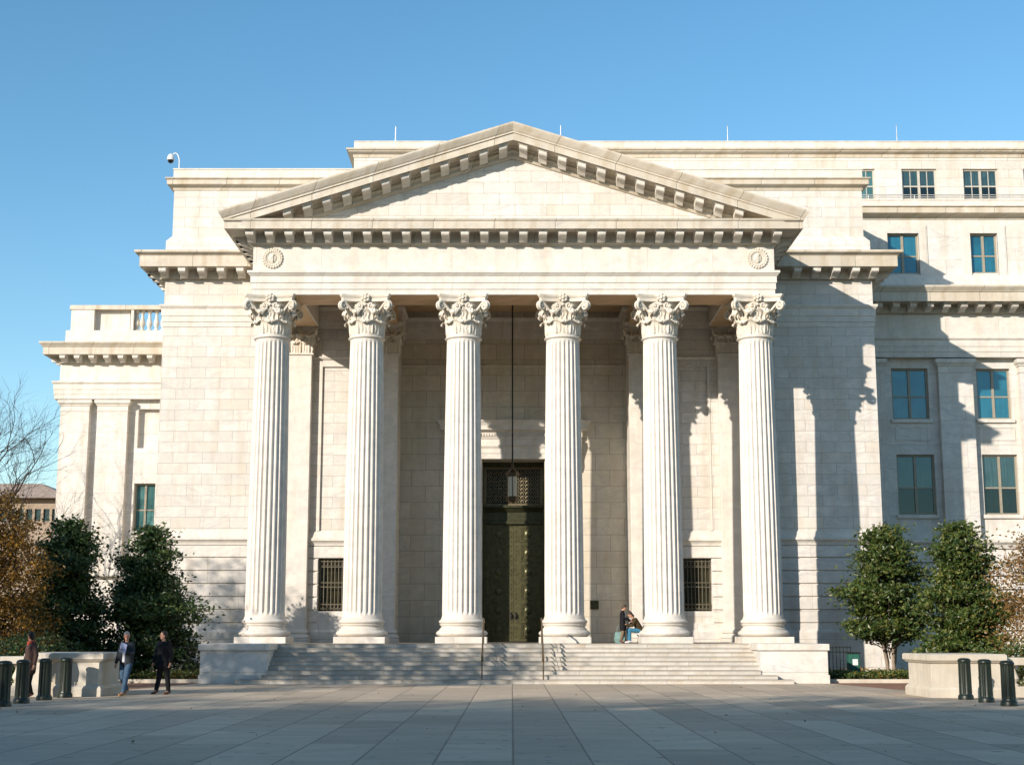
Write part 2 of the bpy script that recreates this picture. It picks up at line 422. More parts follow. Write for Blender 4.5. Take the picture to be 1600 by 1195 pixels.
# ------------------------------------------------------------------ capitals
def leaf(mb, o, n, t, w, h, curl=1.0, lob=.14, nu=12, nt=6):
    # o: foot, n: outward, t: tangent ; a curled acanthus leaf
    o = Vector(o); n = Vector(n); t = Vector(t); up = Vector((0, 0, 1))
    path = [(0, 0), (.035, .16), (.05, .32), (.06, .48), (.08, .62), (.12, .75), (.19, .86), (.28, .93), (.37, .93), (.43, .87), (.44, .79), (.40, .73), (.36, .72)]
    v = []; f = []
    for i in range(nu+1):
        s = i/nu; a, z = path[i]
        wd = w*.5*(.72+.42*sin(pi*min(s*1.15, 1)))*(1 if s < .62 else max(.28, 1-(s-.62)*1.9))
        wd *= 1+lob*sin(s*26)
        for j in range(nt+1):
            q = -1+2*j/nt
            rib = (.05*(1-abs(q))+.028*cos(q*pi*3))*h*(1-.4*s)
            droop = -abs(q)**2*.05*h*(s > .6)
            v.append(o+n*(a*h*curl*.8+rib-abs(q)*.02*h)+t*(q*wd)+up*(z*h+droop))
    for i in range(nu):
        for j in range(nt):
            a = i*(nt+1)+j; f.append((a, a+1, a+nt+2, a+nt+1))
    mb.add(v, f)
    # plump tip of the curled leaf
    tip = o+n*(.40*h*curl*.8+.01)+up*(.80*h)
    mb.ball(tip, .085*h, 8, 5, (1.1, 1.1, .9))
def spiral(mb, c, d, R, r0, turns=1.6, start=None, dirn=1, n=26, foot=None):
    # scroll in the vertical plane that holds direction d, centred at c
    d = Vector(d).normalized(); c = Vector(c); up = Vector((0, 0, 1)); pts = []; rr = []
    if foot is not None:
        foot = Vector(foot); e = c+up*R*1.0
        mid = (foot+e)/2-d*.05+up*.04
        for q in range(7):
            s = q/7; pts.append(foot*(1-s)**2+mid*2*s*(1-s)+e*s*s); rr.append(r0*(.75+.25*s))
    for i in range(n+1):
        a = pi/2-dirn*2*pi*turns*i/n; R_ = R*(1-.82*i/n)
        pts.append(c+d*cos(a)*R_+up*sin(a)*R_); rr.append(r0*(1-.45*i/n))
    mb.tube(pts, rr, 7); mb.ball(c, R*.28, 8, 6)
def fleuron(mb, c, n, t, r):
    c = Vector(c); n = Vector(n); t = Vector(t); up = Vector((0, 0, 1))
    mb.ball(c+n*.06, r*.42, 8, 6)
    for k in range(6):
        a = 2*pi*k/6+.4; p = c+(t*cos(a)+up*sin(a))*r*.68+n*.02
        mb.ball(p, r*.40, 7, 5)
def abacus(mb, cx, cy, z0, z1, hx, hy=None, dip=.11):
    hy = hy or hx
    prof = [(.93, z0), (.94, z0+(z1-z0)*.45), (.965, z0+(z1-z0)*.5), (.985, z0+(z1-z0)*.72), (1.0, z0+(z1-z0)*.78), (1.0, z1)]
    secs = []
    for s, z in prof:
        ring = []
        for sx, sy, ax in ((-1, -1, 0), (1, -1, 1), (1, 1, 2), (-1, 1, 3)):
            n = 8
            A = [(-hx, -hy), (hx, -hy), (hx, hy), (-hx, hy)]
            p0 = Vector(A[ax]); p1 = Vector(A[(ax+1) % 4]); nn = Vector(((p1-p0).y, -(p1-p0).x)).normalized()
            L = (p1-p0).length; d = (p1-p0).normalized()
            for k in range(n+1):
                q = .045+.91*k/n
                p = p0+(p1-p0)*q-nn*(dip*sin(pi*k/n)**.8*hx*1.6)
                ring.append((cx+p.x*s, cy+p.y*s, z))
        secs.append(ring)
    mb.loft(secs)
def column_capital(cx, cy, z0, z1, r):
    mb = MB(); H = z1-z0; hz = z1-.20*H*.9; bellh = hz-z0
    mb.lathe(cx, cy, [(r*.94, z0), (r*.95, z0+bellh*.5), (r*1.02, z0+bellh*.8), (r*1.16, z0+bellh*.97), (r*1.18, hz)], 32)
    for row, (zz, hh, n, off, cu) in enumerate(((0.0, .46, 8, 0, 1.15), (.02, .80, 8, pi/8, .95), (.40, .56, 8, pi/8, .8))):
        for k in range(n):
            a = 2*pi*k/n+off+pi/8*0-pi/2; nn = (cos(a), sin(a), 0); tt = (-sin(a), cos(a), 0)
            rr = r*(.95 if row < 2 else 1.0)
            w = 2*pi*r/n*(1.02 if row == 0 else .92 if row == 1 else .5)
            if row == 2:
                leaf(mb, (cx+nn[0]*rr, cy+nn[1]*rr, z0+bellh*zz), nn, tt, w, bellh*hh, cu, .1)
            else:
                leaf(mb, (cx+nn[0]*rr, cy+nn[1]*rr, z0+bellh*zz), nn, tt, w, bellh*hh, cu)
    hx = r*1.49
    for k in range(4):
        a = pi/4+k*pi/2; d = Vector((cos(a), sin(a), 0)); t = Vector((-sin(a), cos(a), 0))
        c = Vector((cx, cy, hz-.125*H))+d*(hx*1.414*.86)
        for sgn in (-1, 1):
            off = t*.055*sgn
            spiral(mb, c+off, d, .118*H, .034*H, 1.5, foot=Vector((cx, cy, z0+bellh*.50))+d*r*1.0+t*.20*sgn)
    for k in range(4):
        a = k*pi/2-pi/2; nn = Vector((cos(a), sin(a), 0)); tt = Vector((-sin(a), cos(a), 0))
        for sgn in (-1, 1):
            c = Vector((cx, cy, hz-.13*H))+nn*(r*1.22)+tt*sgn*.15*H
            spiral(mb, c, tt*-sgn, .085*H, .028*H, 1.3, foot=Vector((cx, cy, z0+bellh*.52))+nn*r*1.08+tt*sgn*.30*H)
        fleuron(mb, Vector((cx, cy, hz+.09*H))+nn*(hx*.84), nn, tt, .12*H)
        leaf(mb, Vector((cx, cy, z0+bellh*.55))+nn*r*1.08, nn, tt, .24*H, .36*H, .5, .15)
    abacus(mb, cx, cy, hz, z1, hx)
    return mb
def pilaster_capital(x0, x1, yf, yb, z0, z1):
    mb = MB(); H = z1-z0; hz = z1-.17*H; bh = hz-z0; W_ = x1-x0
    mb.loft([[(x0+e, yf+e, z), (x1-e, yf+e, z), (x1-e, yb, z), (x0+e, yb, z)] for e, z in ((.03, z0), (.02, z0+bh*.6), (-.05, hz))])
    nrm = Vector((0, -1, 0)); t = Vector((1, 0, 0)); n = max(3, round(W_/.5))
    for row, (hh, off) in enumerate(((.46, .5), (.76, 0))):
        cnt = n if off else n+1
        for k in range(cnt):
            x = x0+W_*(k+off)/n; x = min(max(x, x0+.12), x1-.12)
            leaf(mb, (x, yf, z0), nrm, t, W_/n*.95, bh*hh, .8)
    for sx, xx in ((-1, x0), (1, x1)):
        for row, hh in enumerate((.46, .76)):
            leaf(mb, (xx, yf+.17, z0), (sx, 0, 0), (0, 1, 0), .36, bh*hh, .8)
        d = Vector((sx, -1, 0)).normalized()
        spiral(mb, Vector((xx, yf, hz-.16*H))+d*.16, d, .13*H, .04*H, 1.5, foot=Vector((xx-sx*.3, yf-.05, z0+bh*.5)))
        spiral(mb, Vector(((x0+x1)/2+sx*.2, yf-.12, hz-.12*H)), (-sx, 0, 0), .08*H, .03*H, 1.3, foot=Vector(((x0+x1)/2+sx*.34, yf-.08, z0+bh*.5)))
    fleuron(mb, ((x0+x1)/2, yf-.20, hz+.09*H), nrm, t, .12*H)
    mb.loft([[(x0-e, yf-e, z), (x1+e, yf-e, z), (x1+e, yb, z), (x0-e, yb, z)] for e, z in ((.12, hz), (.15, hz+.08*H), (.22, hz+.12*H), (.22, z1))])
    return mb

# ------------------------------------------------------------------ columns
ZC1 = ZA[0]                                   # abacus top = architrave soffit
ZC0 = ZZ(521.5, 55.85)                        # capital foot
PT = ZZ(994.5, 55.5)                          # plinth top
ZB1 = ZZ(964.5, 55.75)                        # foot of fluting
RB, RT = .765, .665
colx = [XX(p, 462, 55.5) for p in (421.6, 570.6, 723.4, 880.3, 1033.6, 1184.8)]
def flute_ring(cx, cy, r, z, depth=1.0, nf=24, k=7):
    ring = []
    for i in range(nf):
        for j in range(k):
            s = j/(k-1) if j < k-1 else 1.0
            a = 2*pi*(i+.5*.18+ (1-.18)*s)/nf
            d = sin(pi*s)**.75*.105*r*depth if 0 < s < 1 else 0
            ring.append((cx+(r-d)*cos(a), cy+(r-d)*sin(a), z))
    return ring
def make_column(cx):
    secs = []
    zb, zt = ZB1, ZC0-.16
    def rad(q): return RB-(RB-RT)*(q**1.7)
    secs.append(flute_ring(cx, YC, RB*1.045, zb-.02, 0)); secs.append(flute_ring(cx, YC, RB*1.01, zb+.06, 0)); secs.append(flute_ring(cx, YC, RB, zb+.12, .0))
    secs.append(flute_ring(cx, YC, RB, zb+.19, .7)); secs.append(flute_ring(cx, YC, RB, zb+.26, 1))
    for k in range(1, 15):
        q = k/15; secs.append(flute_ring(cx, YC, rad(q), zb+.26+(zt-zb-.5)*q))
    secs.append(flute_ring(cx, YC, RT, zt-.24, 1)); secs.append(flute_ring(cx, YC, RT, zt-.17, .7)); secs.append(flute_ring(cx, YC, RT, zt-.10, 0)); secs.append(flute_ring(cx, YC, RT*1.0, zt, 0))
    col = MB().loft(secs).build('column', M['shaft'], B, smooth=50)
    b = MB()
    z = PT
    def torus(z0, z1, R, bul):
        return [(R+bul*sin(pi*q/8), z0+(z1-z0)*q/8) for q in range(9)]
    hb = ZB1-PT
    prof = [(RB*1.12, z)]+torus(z, z+hb*.36, RB*1.14, .13)+[(RB*1.13, z+hb*.38), (RB*1.13, z+hb*.42)]
    prof += [(RB*1.13-.07*sin(pi*q/6), z+hb*(.42+.2*q/6)) for q in range(7)]+[(RB*1.12, z+hb*.66)]
    prof += torus(z+hb*.66, z+hb*.92, RB*1.06, .08)+[(RB*1.05, z+hb*.95), (RB*1.04, z+hb)]
    b.lathe(cx, YC, prof, 48); b.build('column_base', M['trim'], col, smooth=40)
    MB().bev(cx-.985, cx+.985, YC-.985, YC+.985, ZL+.002, PT, .012).build('plinth', M['trim'], col)
    a = MB(); a.lathe(cx, YC, [(RT, ZC0-.17)]+[(RT+.02+.065*sin(pi*q/6), ZC0-.16+.10*q/6) for q in range(7)]+[(RT+.03, ZC0-.05), (RT+.03, ZC0), (RT-.05, ZC0+.01)], 40)
    a.build('astragal', M['trim'], col, smooth=40)
    column_capital(cx, YC, ZC0, ZC1-.003, RT+.02).build('capital', M['carved'], col, smooth=45)
    return col
c0 = make_column(colx[0])
for x in colx[1:]: child_copy(c0, B, (x-colx[0], 0, 0))

# ------------------------------------------------------------------ pilasters behind
ZPc0, ZPc1 = ZZ(552.5, YP), ZZ(503, YP)
P1 = (XX(486.5, 600, YP)-1.5, XX(486.5, 600, YP)); P2 = (XX(621.8, 600, YP)-1.5, XX(621.8, 600, YP))
P5 = (XX(983, 600, YP), XX(983, 600, YP)+1.5); P6 = (XX(1122.5, 600, YP), XX(1122.5, 600, YP)+1.5)
for (a, b) in (P1, P2, P5, P6):
    m = MB().bev(a, b, YP, YB-.002, ZL+.55, ZPc0, .02)
    p = m.build('pilaster', M['shaft'], B)
    m = MB(); e = [(.02, ZL+.55), (.05, ZL+.50), (.10, ZL+.45), (.10, ZL+.40), (.05, ZL+.36), (.05, ZL+.32), (.12, ZL+.30), (.16, ZL+.24), (.16, ZL+.19), (.12, ZL+.16), (.17, ZL+.15), (.17, ZL+.002)]
    m.loft([[(a-q, YP-q, z), (b+q, YP-q, z), (b+q, YB+.05, z), (a-q, YB+.05, z)] for q, z in e[::-1]])
    m.build('pilaster_base', M['trim'], p)
    pilaster_capital(a, b, YP, YB-.01, ZPc0+.03, ZPc1).build('capital', M['carved'], p, smooth=45)
    MB().loft([[(a-q, YP-q, z), (b+q, YP-q, z), (b+q, YB, z), (a-q, YB, z)] for q, z in ((.03, ZPc0-.07), (.07, ZPc0-.05), (.07, ZPc0+.0), (.03, ZPc0+.03))]).build('astragal', M['trim'], p)

# unseen pier added behind the right corner column to narrow the sunlit strip
for a, b in ((P6[1]+.02, XX(1202, 600, 59.95)),):
    q = MB().bev(a, b, 59.95, YW-.002, ZL+.002, ZPc1-1.25, .02).build('added_shade_pier', M['shaft'], B)
    pilaster_capital(a+.05, b-.05, 60.0, YW-.01, ZPc1-1.25, ZPc1-.01).build('capital', M['carved'], q, smooth=45)
# ------------------------------------------------------------------ pavilion walls
ZS0, ZS1 = ZZ(849, YW), ZZ(829, YW)          # string course
ZT = ZZ(445, YW)+.6
bayL = (XX(497, 900, YB), XX(497, 900, YB)+1.26); bayR = (XX(1112, 900, YB)-1.26, XX(1112, 900, YB))
ZW0, ZW1 = ZZ(954.5, YB), ZZ(872, YB)
XC1, XC2 = P2[1]-.02, P5[0]+.02
ZPan0, ZPan1 = ZS1+.05, ZZ(573, YB)
XB0, XB1 = P1[0], P6[1]
w = MB().wall(XL, XR, 0, ZT, YW, .5, [(XB0, XB1, ZL, 16.6, YB-YW)])
w.quad((XL, YW, 0), (XL, 86, 0), (XL, 86, ZT), (XL, YW, ZT)); w.quad((XR, YW, 0), (XR, YR+.2, 0), (XR, YR+.2, ZT), (XR, YW, ZT))
holes = [(bayL[0], bayL[1], ZW0, ZW1, .5), (bayR[0], bayR[1], ZW0, ZW1, .5), (XC1, XC2, ZL, 16.6, YD-YB),
         (bayL[0], bayL[1], ZPan0, ZPan1, .07), (bayR[0], bayR[1], ZPan0, ZPan1, .07)]
w2 = MB().wall(XB0, XB1, ZL, 16.6, YB, .5, holes)
for q in (bayL, bayR): w2.quad((q[0], YB+.07, ZPan0), (q[1], YB+.07, ZPan0), (q[1], YB+.07, ZPan1), (q[0], YB+.07, ZPan1))
w2.build('portico_wall', M['ashlar'], B)
w.build('wall', M['ashlar'], B)
# door opening and wall of the centre bay
XD0, XD1 = XX(753.3, 860, YD), XX(851.3, 860, YD); ZD1 = ZZ(717.5, YD)
MB().wall(XC1, XC2, ZL, 16.6, YD, .7, [(XD0, XD1, ZL, ZD1, 1.5)]).build('door_bay_wall', M['blank'], B)
# thin framing of panels, ledges
for q in (bayL, bayR):
    a, b = q; tr = MB()
    for (x0, x1, z0, z1) in ((a-.10, a, ZPan0, ZPan1+.10), (b, b+.10, ZPan0, ZPan1+.10), (a, b, ZPan1, ZPan1+.10)):
        tr.box(x0, x1, YB-.03, YB+.02, z0, z1)
    tr.build('panel_frame', M['trim'], B)
zl = ZZ(560, YB)
for q in (P1[1], P2[0]), (P5[1], P6[0]): MB().sweep([(-.02, zl-.06), (.04, zl-.05), (.09, zl+.03), (.09, zl+.07), (-.02, zl+.07)], [(q[0], YB), (q[1], YB)]).build('ledge', M['trim'], B)
MB().sweep([(-.02, ZZ(571, YD)-.1), (.06, ZZ(571, YD)-.08), (.10, ZZ(571, YD)), (-.02, ZZ(571, YD))], [(XC1, YD), (XC2, YD)]).build('ledge', M['blank'], B)
# string course
pf = [(-.05, ZS0-.05), (.06, ZS0-.05), (.07, ZS0+.02), (.12, ZS0+.10), (.20, ZS0+.16), (.20, ZS0+.24), (.14, ZS0+.30), (.08, ZS1-.06), (.06, ZS1), (-.05, ZS1)]
for pth in ([(XL, 86), (XL, YW), (P1[0], YW)], [(P1[1], YB), (P2[0], YB)], [(P5[1], YB), (P6[0], YB)], [(P6[1], YW), (XR, YW), (XR, YR)]):
    MB().sweep(pf, pth).build('string_course', M['trim'], B)
# rusticated courses below it
def rust(x0, x1, Y, hol, z_lo, z_hi, n, name='rusticated_courses', side=0, d=.07):
    m = MB(); hgt = (z_hi-z_lo)/n
    for k in range(n):
        a, b = z_lo+k*hgt+.028, z_lo+(k+1)*hgt-.028
        segs = [(x0, x1)]
        for h in hol:
            if h[2] < b-.01 and h[3] > a+.01:
                ns = []
                for s in segs:
                    if h[0] > s[0] and h[1] < s[1]: ns += [(s[0], h[0]), (h[1], s[1])]
                    else: ns.append(s)
                segs = ns
        for s in segs:
            e = .018
            m.loft([[(s[0], Y+.3, a), (s[1], Y+.3, a), (s[1], Y+.3, b), (s[0], Y+.3, b)][:0] or [(s[0], Y, a), (s[1], Y, a), (s[1], Y, b), (s[0], Y, b)],
                    [(s[0], Y-d+e, a), (s[1], Y-d+e, a), (s[1], Y-d+e, b), (s[0], Y-d+e, b)],
                    [(s[0]+(e if s[0] != x0 else 0), Y-d, a+e), (s[1], Y-d, a+e), (s[1], Y-d, b-e), (s[0], Y-d, b-e)]])
        if side: 
            X = x0 if side < 0 else x1
            m.box(min(X, X+side*d), max(X, X+side*d), Y-d, Y+(20 if side < 0 else 7.2), a, b)
    return m.build(name, M['ashlar_big'], B)
ZR0 = ZZ(973, YW); wh = [(bayL[0]-.02, bayL[1]+.02, ZW0, ZW1), (bayR[0]-.02, bayR[1]+.02, ZW0, ZW1)]
rust(XL, P1[0], YW, [], ZR0, ZS0-.06, 6, side=-1)
rust(P1[1], P2[0], YB, wh[:1], ZR0, ZS0-.06, 6)
rust(P5[1], P6[0], YB, wh[1:], ZR0, ZS0-.06, 6)
rust(P6[1], XR, YW, [], ZR0, ZS0-.06, 6, side=1)
bpz = ZZ(983, YW)
pfb = [(-.05, 0), (.16, 0), (.16, bpz-.12), (.13, bpz-.05), (.09, bpz), (.07, ZR0), (-.05, ZR0)]
for pth in ([(XL, 86), (XL, YW), (P1[0], YW)], [(P6[1], YW), (XR, YW), (XR, YR)]): MB().sweep(pfb, pth).build('wall_base', M['ashlar_big'], B)
pfb2 = [(-.05, ZL), (.12, ZL), (.12, bpz-.1), (.07, bpz), (.07, ZR0), (-.05, ZR0)]
for pth in ([(P1[1], YB), (P2[0], YB)], [(P5[1], YB), (P6[0], YB)]): MB().sweep(pfb2, pth).build('wall_base', M['ashlar_big'], B)

# barred windows
def barred(q):
    a, b = q; y = YB+.12
    m = MB()
    for x0, x1, z0, z1 in ((a, b, ZW0, ZW0+.05), (a, b, ZW1-.05, ZW1), (a, a+.05, ZW0+.05, ZW1-.05), (b-.05, b, ZW0+.05, ZW1-.05)): m.box(x0, x1, YB+.38, YB+.44, z0, z1)
    wd = m.build('barred_window', M['bronze'], B)
    MB().box(a+.05, b-.05, YB+.40, YB+.42, ZW0+.05, ZW1-.05).build('pane', M['glass_bar'], wd)
    g = MB(); n = 7
    for k in range(n+1):
        x = a+.08+(b-a-.16)*k/n; g.tube([(x, y, ZW0+.04), (x, y, ZW1-.04)], .016, 6)
    for z in (ZW0+.10, ZW0+.30, (ZW0+ZW1)/2-.09, (ZW0+ZW1)/2+.09, ZW1-.36, ZW1-.12): g.box(a+.02, b-.02, y-.012, y+.012, z-.02, z+.02)
    for k in range(n):
        x = a+.08+(b-a-.16)*(k+.5)/n
        for z in (ZW0+.20, ZW1-.24):
            g.tube([(x+.07*cos(t*pi/4), y, z+.07*sin(t*pi/4)) for t in range(9)], .013, 5)
    g.build('grille', M['grille'], wd)
barred(bayL); barred(bayR)

# ------------------------------------------------------------------ door
DR = MB(); ye = YD+1.42
jb = .06
dm = MB()
ztr = ZZ(800, ye); zth = ZZ(819, ye)
dm.box(XD0, XD0+jb, ye-.25, ye, ZL, ZD1); dm.box(XD1-jb, XD1, ye-.25, ye, ZL, ZD1); dm.box(XD0+jb, XD1-jb, ye-.25, ye, ZD1-.22, ZD1)
door = dm.build('bronze_door', M['bronze'], B)
h = MB().box(XD0+jb, XD1-jb, ye-.22, ye, zth, ztr)
h.sweep([(0, ztr-.02), (.05, ztr), (.16, ztr+.14), (.22, ztr+.18), (.22, ztr+.28), (0, ztr+.28)], [(XD0+jb, ye-.22), (XD1-jb, ye-.22)])
h.sweep([(0, zth), (.05, zth), (.05, zth+.14), (.02, zth+.16), (0, zth+.16)], [(XD0+jb, ye-.22), (XD1-jb, ye-.22)])
h.build('transom_beam', M['bronze'], door)
xm = (XD0+XD1)/2
def door_leaf(a, b):
    y = ye-.10; m = MB().box(a, b, y, ye, ZL+.02, zth)
    xc = (a+b)/2; H = (zth-ZL-.12)/6.0
    for k in range(6):
        zc = ZL+.10+H*(k+.5); q = .42*H; qx = min(q, (b-a)*.30)
        for (r0, r1, d0) in ((1.0, .84, .05), (.78, .66, .035)):
            for (x0, x1, z0, z1) in ((xc-qx*r0, xc+qx*r0, zc+q*r1, zc+q*r0), (xc-qx*r0, xc+qx*r0, zc-q*r0, zc-q*r1), (xc-qx*r0, xc-qx*r1, zc-q*r1, zc+q*r1), (xc+qx*r1, xc+qx*r0, zc-q*r1, zc+q*r1)):
                m.box(x0, x1, y-d0, y+.01, z0, z1)
        m.ball((xc, y, zc), qx*.45, 14, 8, (1, .35, 1.15))
        for sx in (-1, 1):
            for j in range(4):
                m.ball((xc+sx*((b-a)/2-.10), y, zc+(j-1.5)*H/4), .033, 6, 5)
        for j in range(5): m.ball((xc+(j-2)*qx*.45, y, zc+H/2), .030, 6, 5)
    lf = m.build('door_leaf', M['bronze_pale'], door, smooth=30)
    hx = b-.10 if a < xm-.5 else a+.10
    MB().box(hx-.05, hx+.05, y-.02, y, ZL+.98, ZL+1.32).tube([(hx, y-.01, ZL+1.05), (hx, y-.11, ZL+1.08), (hx, y-.11, ZL+1.22), (hx, y-.01, ZL+1.27)], .02, 6).ball((hx, y-.10, ZL+1.15), .045, 8, 6).build('handle', M['iron'], lf)
door_leaf(XD0+jb, xm-.006); door_leaf(xm+.006, XD1-jb)
g = MB(); gz0, gz1 = ztr+.28, ZD1-.22; gx0, gx1 = XD0+jb, XD1-jb; yg = ye-.14
nx, nz = 11, 9; dx, dz = (gx1-gx0-.2)/nx, (gz1-gz0-.16)/nz
for i in range(nx):
    for j in range(nz):
        cx, cz = gx0+.1+dx*(i+.5), gz0+.08+dz*(j+.5)
        ring = [(cx+dx*.52*cos(t*pi/4), yg+.01*(t % 2), cz+dz*.52*sin(t*pi/4)) for t in range(9)]
        g.tube(ring, .019, 4)
        g.box(cx-.028, cx+.028, yg-.02, yg+.02, cz-.028, cz+.028)
for (x0, x1, z0, z1) in ((gx0, gx1, gz0, gz0+.08), (gx0, gx1, gz1-.08, gz1), (gx0, gx0+.1, gz0+.08, gz1-.08), (gx1-.1, gx1, gz0+.08, gz1-.08)): g.box(x0, x1, yg-.03, yg+.03, z0, z1)
g.build('transom_grille', M['grille_t'], door)
MB().box(gx0, gx1, ye-.03, ye-.01, gz0, gz1).build('transom_glass', M['glass_dark'], door)
MB().box(XD0, XD1, ye+.02, ye+.1, ZL, ZD1).build('door_back', M['iron'], door)
# marble surround with dentils
sx0, sx1 = XX(707, 690, YD), XX(899, 690, YD)
zz = lambda p: ZZ(p, YD-.25)
m = MB()
for a, b in ((sx0, XD0-.04), (XD1+.04, sx1)):
    m.box(a, b, YD-.16, YD+.001, ZL, ZD1)
    m.box(a+.12 if a < 0 else a, b if a < 0 else b-.12, YD-.20, YD-.15, ZL, ZD1-.01)
m.sweep([(-.02, ZD1+.002), (.20, ZD1+.002), (.20, zz(708)), (.23, zz(708)), (.23, zz(701)), (.30, zz(697)), (.20, zz(696)), (.20, zz(685)), (-.02, zz(685))], [(sx0, YD), (sx1, YD)])
m.sweep([(-.02, zz(685)), (.24, zz(685)), (.28, zz(682)), (.28, zz(676)), (.36, zz(673)), (.52, zz(672)), (.52, zz(666)), (.58, zz(662)), (.66, zz(659)), (.66, zz(657.5)), (-.02, zz(657.5))], [(sx0-.02, YD+.02), (sx0-.02, YD-.001), (sx1+.02, YD-.001), (sx1+.02, YD+.02)])
nd = 46
for k in range(nd):
    x = sx0+(sx1-sx0)*(k+.5)/nd; m.box(x-.028, x+.028, YD-.34, YD-.28, zz(681.5), zz(676.5))
for s in (-1, 1):      # scroll consoles either side of the door head
    xx = sx0-.14 if s < 0 else sx1+.14
    m.extr([(YD, zz(686)), (YD-.34, zz(686)), (YD-.36, zz(694)), (YD-.26, zz(704)), (YD-.16, zz(716)), (YD-.18, zz(726)), (YD-.10, zz(736)), (YD, zz(738))], 'x', xx-.13, xx+.13)
m.build('door_surround', M['trim'], B)

# ------------------------------------------------------------------ portico ceiling and beams
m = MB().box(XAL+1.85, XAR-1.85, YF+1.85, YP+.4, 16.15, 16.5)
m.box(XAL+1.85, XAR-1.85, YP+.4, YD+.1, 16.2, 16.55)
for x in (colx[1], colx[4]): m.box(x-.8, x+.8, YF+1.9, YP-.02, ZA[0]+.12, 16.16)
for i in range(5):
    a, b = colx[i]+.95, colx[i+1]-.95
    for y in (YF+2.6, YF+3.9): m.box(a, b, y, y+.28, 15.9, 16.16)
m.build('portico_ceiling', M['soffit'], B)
MB().box(XAL+.06, XAR-.06, YF+.06, YF+1.80, ZA[0]-.012, ZA[0]+.05).build('soffit', M['soffit'], B)  # thin panel added under the architrave to carry the warm bounce tint
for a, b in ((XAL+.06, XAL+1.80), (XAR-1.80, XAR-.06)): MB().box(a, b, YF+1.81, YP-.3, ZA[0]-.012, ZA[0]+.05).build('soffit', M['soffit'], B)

# ------------------------------------------------------------------ portico entablature
pth = [(XAL, YW-.003), (XAL, YF), (XAR, YF), (XAR, YW-.003)]
MB().sweep([(-1.86, ZA[0]), (.0, ZA[0]), (.0, ZA[1]), (.035, ZA[1]+.01), (.035, ZA[2]), (.07, ZA[2]+.01), (.07, ZA[3]), (.10, ZA[3]+.03), (.16, ZA[4]), (.19, ZA[4]+.02), (.19, ZA[5]), (.0, ZA[5]+.01), (-1.86, ZA[5]+.01)], pth).build('architrave', M['trim'], B)
MB().sweep([(-1.86, ZA[5]+.012), (0, ZA[5]+.012), (0, ZF1), (-1.86, ZF1)], pth).build('frieze', M['trim'], B)
PROJ = 1.0
zc0, zc1 = ZZ(355.8, YF-PROJ), ZZ(341.8, YF-PROJ)
zm0 = zc0-.42
zb = ZF1
hc = MB().sweep([(-1.8, zb), (.04, zb+.002), (.05, zb+.05), (.12, zb+.10), (.16, zm0-.02), (.19, zm0), (.19, zc0-.06), (.25, zc0-.03), (.25, zc0), (PROJ-.10, zc0), (PROJ-.08, zc0-.035), (PROJ, zc0-.035), (PROJ, zc1-.10), (PROJ+.04, zc1-.07), (PROJ+.06, zc1), (-1.8, zc1)], pth)
hcorn = hc.build('cornice', M['trim_worn'], B)
def modillion_mesh(w=.37, p=.66, h=.40):
    side = [(0, 0), (-p, 0), (-p, -.07), (-p+.03, -.085), (-p+.03, -.19), (-p+.07, -.235), (-p*.72, -.25), (-p*.45, -.27), (-p*.25, -h*.85), (-p*.12, -h), (0, -h)]
    m = MB()
    secs = []
    for x, e in ((-w/2, 0), (w/2, 0)):
        secs.append([(x*(1 if z > -.08 else .84), y, z) for y, z in side])
    m.loft(secs)
    m.box(-w/2-.03, w/2+.03, -p-.03, 0, -.045, 0.001)
    m.tube([(-w*.42, -p+.11, -.15), (w*.42, -p+.11, -.15)], .085, 10)
    return m
mod0 = modillion_mesh().build('modillion', M['trim'], hcorn, smooth=35)
def put_mod(src, parent, x, y, z, rz=0, sc=(1, 1, 1), shear=None):
    o = src.copy(); COL.objects.link(o); o.parent = parent
    o.location = Vector((x, y, z))-wloc(parent); o.rotation_euler.z = rz; o.scale = sc
    return o
XM = [XX(389.7+30.58*k, 370, YF-.75) for k in range(28)]
me_mod = mod0.data
# mesh data of the first is in its parent's frame: rebuild it at the origin so that copies can be placed
bm_ = modillion_mesh(); me2 = bpy.data.meshes.new('modillion'); me2.from_pydata(bm_.v, [], bm_.f); me2.materials.append(M['trim'])
bb = bmesh.new(); bb.from_mesh(me2); bmesh.ops.recalc_face_normals(bb, faces=bb.faces); bb.to_mesh(me2); bb.free()
mod0.data = me2; mod0.location = Vector((XM[0], YF-.19, zc0-.001))-wloc(hcorn)
for x in XM[1:]: put_mod(mod0, hcorn, x, YF-.19, zc0-.001)
sp_ = (XM[-1]-XM[0])/27
for k in range(1, 7):
    y = YF-.19+.55+.40*0+sp_*(k-.6)
    if y < YW-1.0:
        put_mod(mod0, hcorn, XAL-.19, y, zc0-.001, pi*1.5); put_mod(mod0, hcorn, XAR+.19, y, zc0-.001, pi*.5)
# medallions on the frieze
def medallion(px):
    x = XX(px, 404, YF); z = ZZ(404, YF); y = YF; R = .37
    m = MB()
    for k in range(22):
        a = 2*pi*k/22
        for rr, off in ((R, .0), (R-.075, .12)):
            c = Vector((x+rr*cos(a+off), y-.03, z+rr*sin(a+off)))
            m.ball(c, .062, 6, 4, (1, .8, 1))
    m.ball((x, y, z+.01), .20, 14, 8, (.95, .35, 1.15))
    m.tube([(x+.22*cos(t*pi/8), y-.01, z+.25*sin(t*pi/8)) for t in range(17)], .03, 6)
    m.tube([(x-.12, y-.03, z-.12), (x+.06, y-.08, z+.16)], .03, 5); m.tube([(x+.02, y-.08, z-.16), (x+.02, y-.08, z+.18)], .02, 5)
    m.build('wreath_medallion', M['carved'], B, smooth=50)
medallion(426); medallion(1183.5)

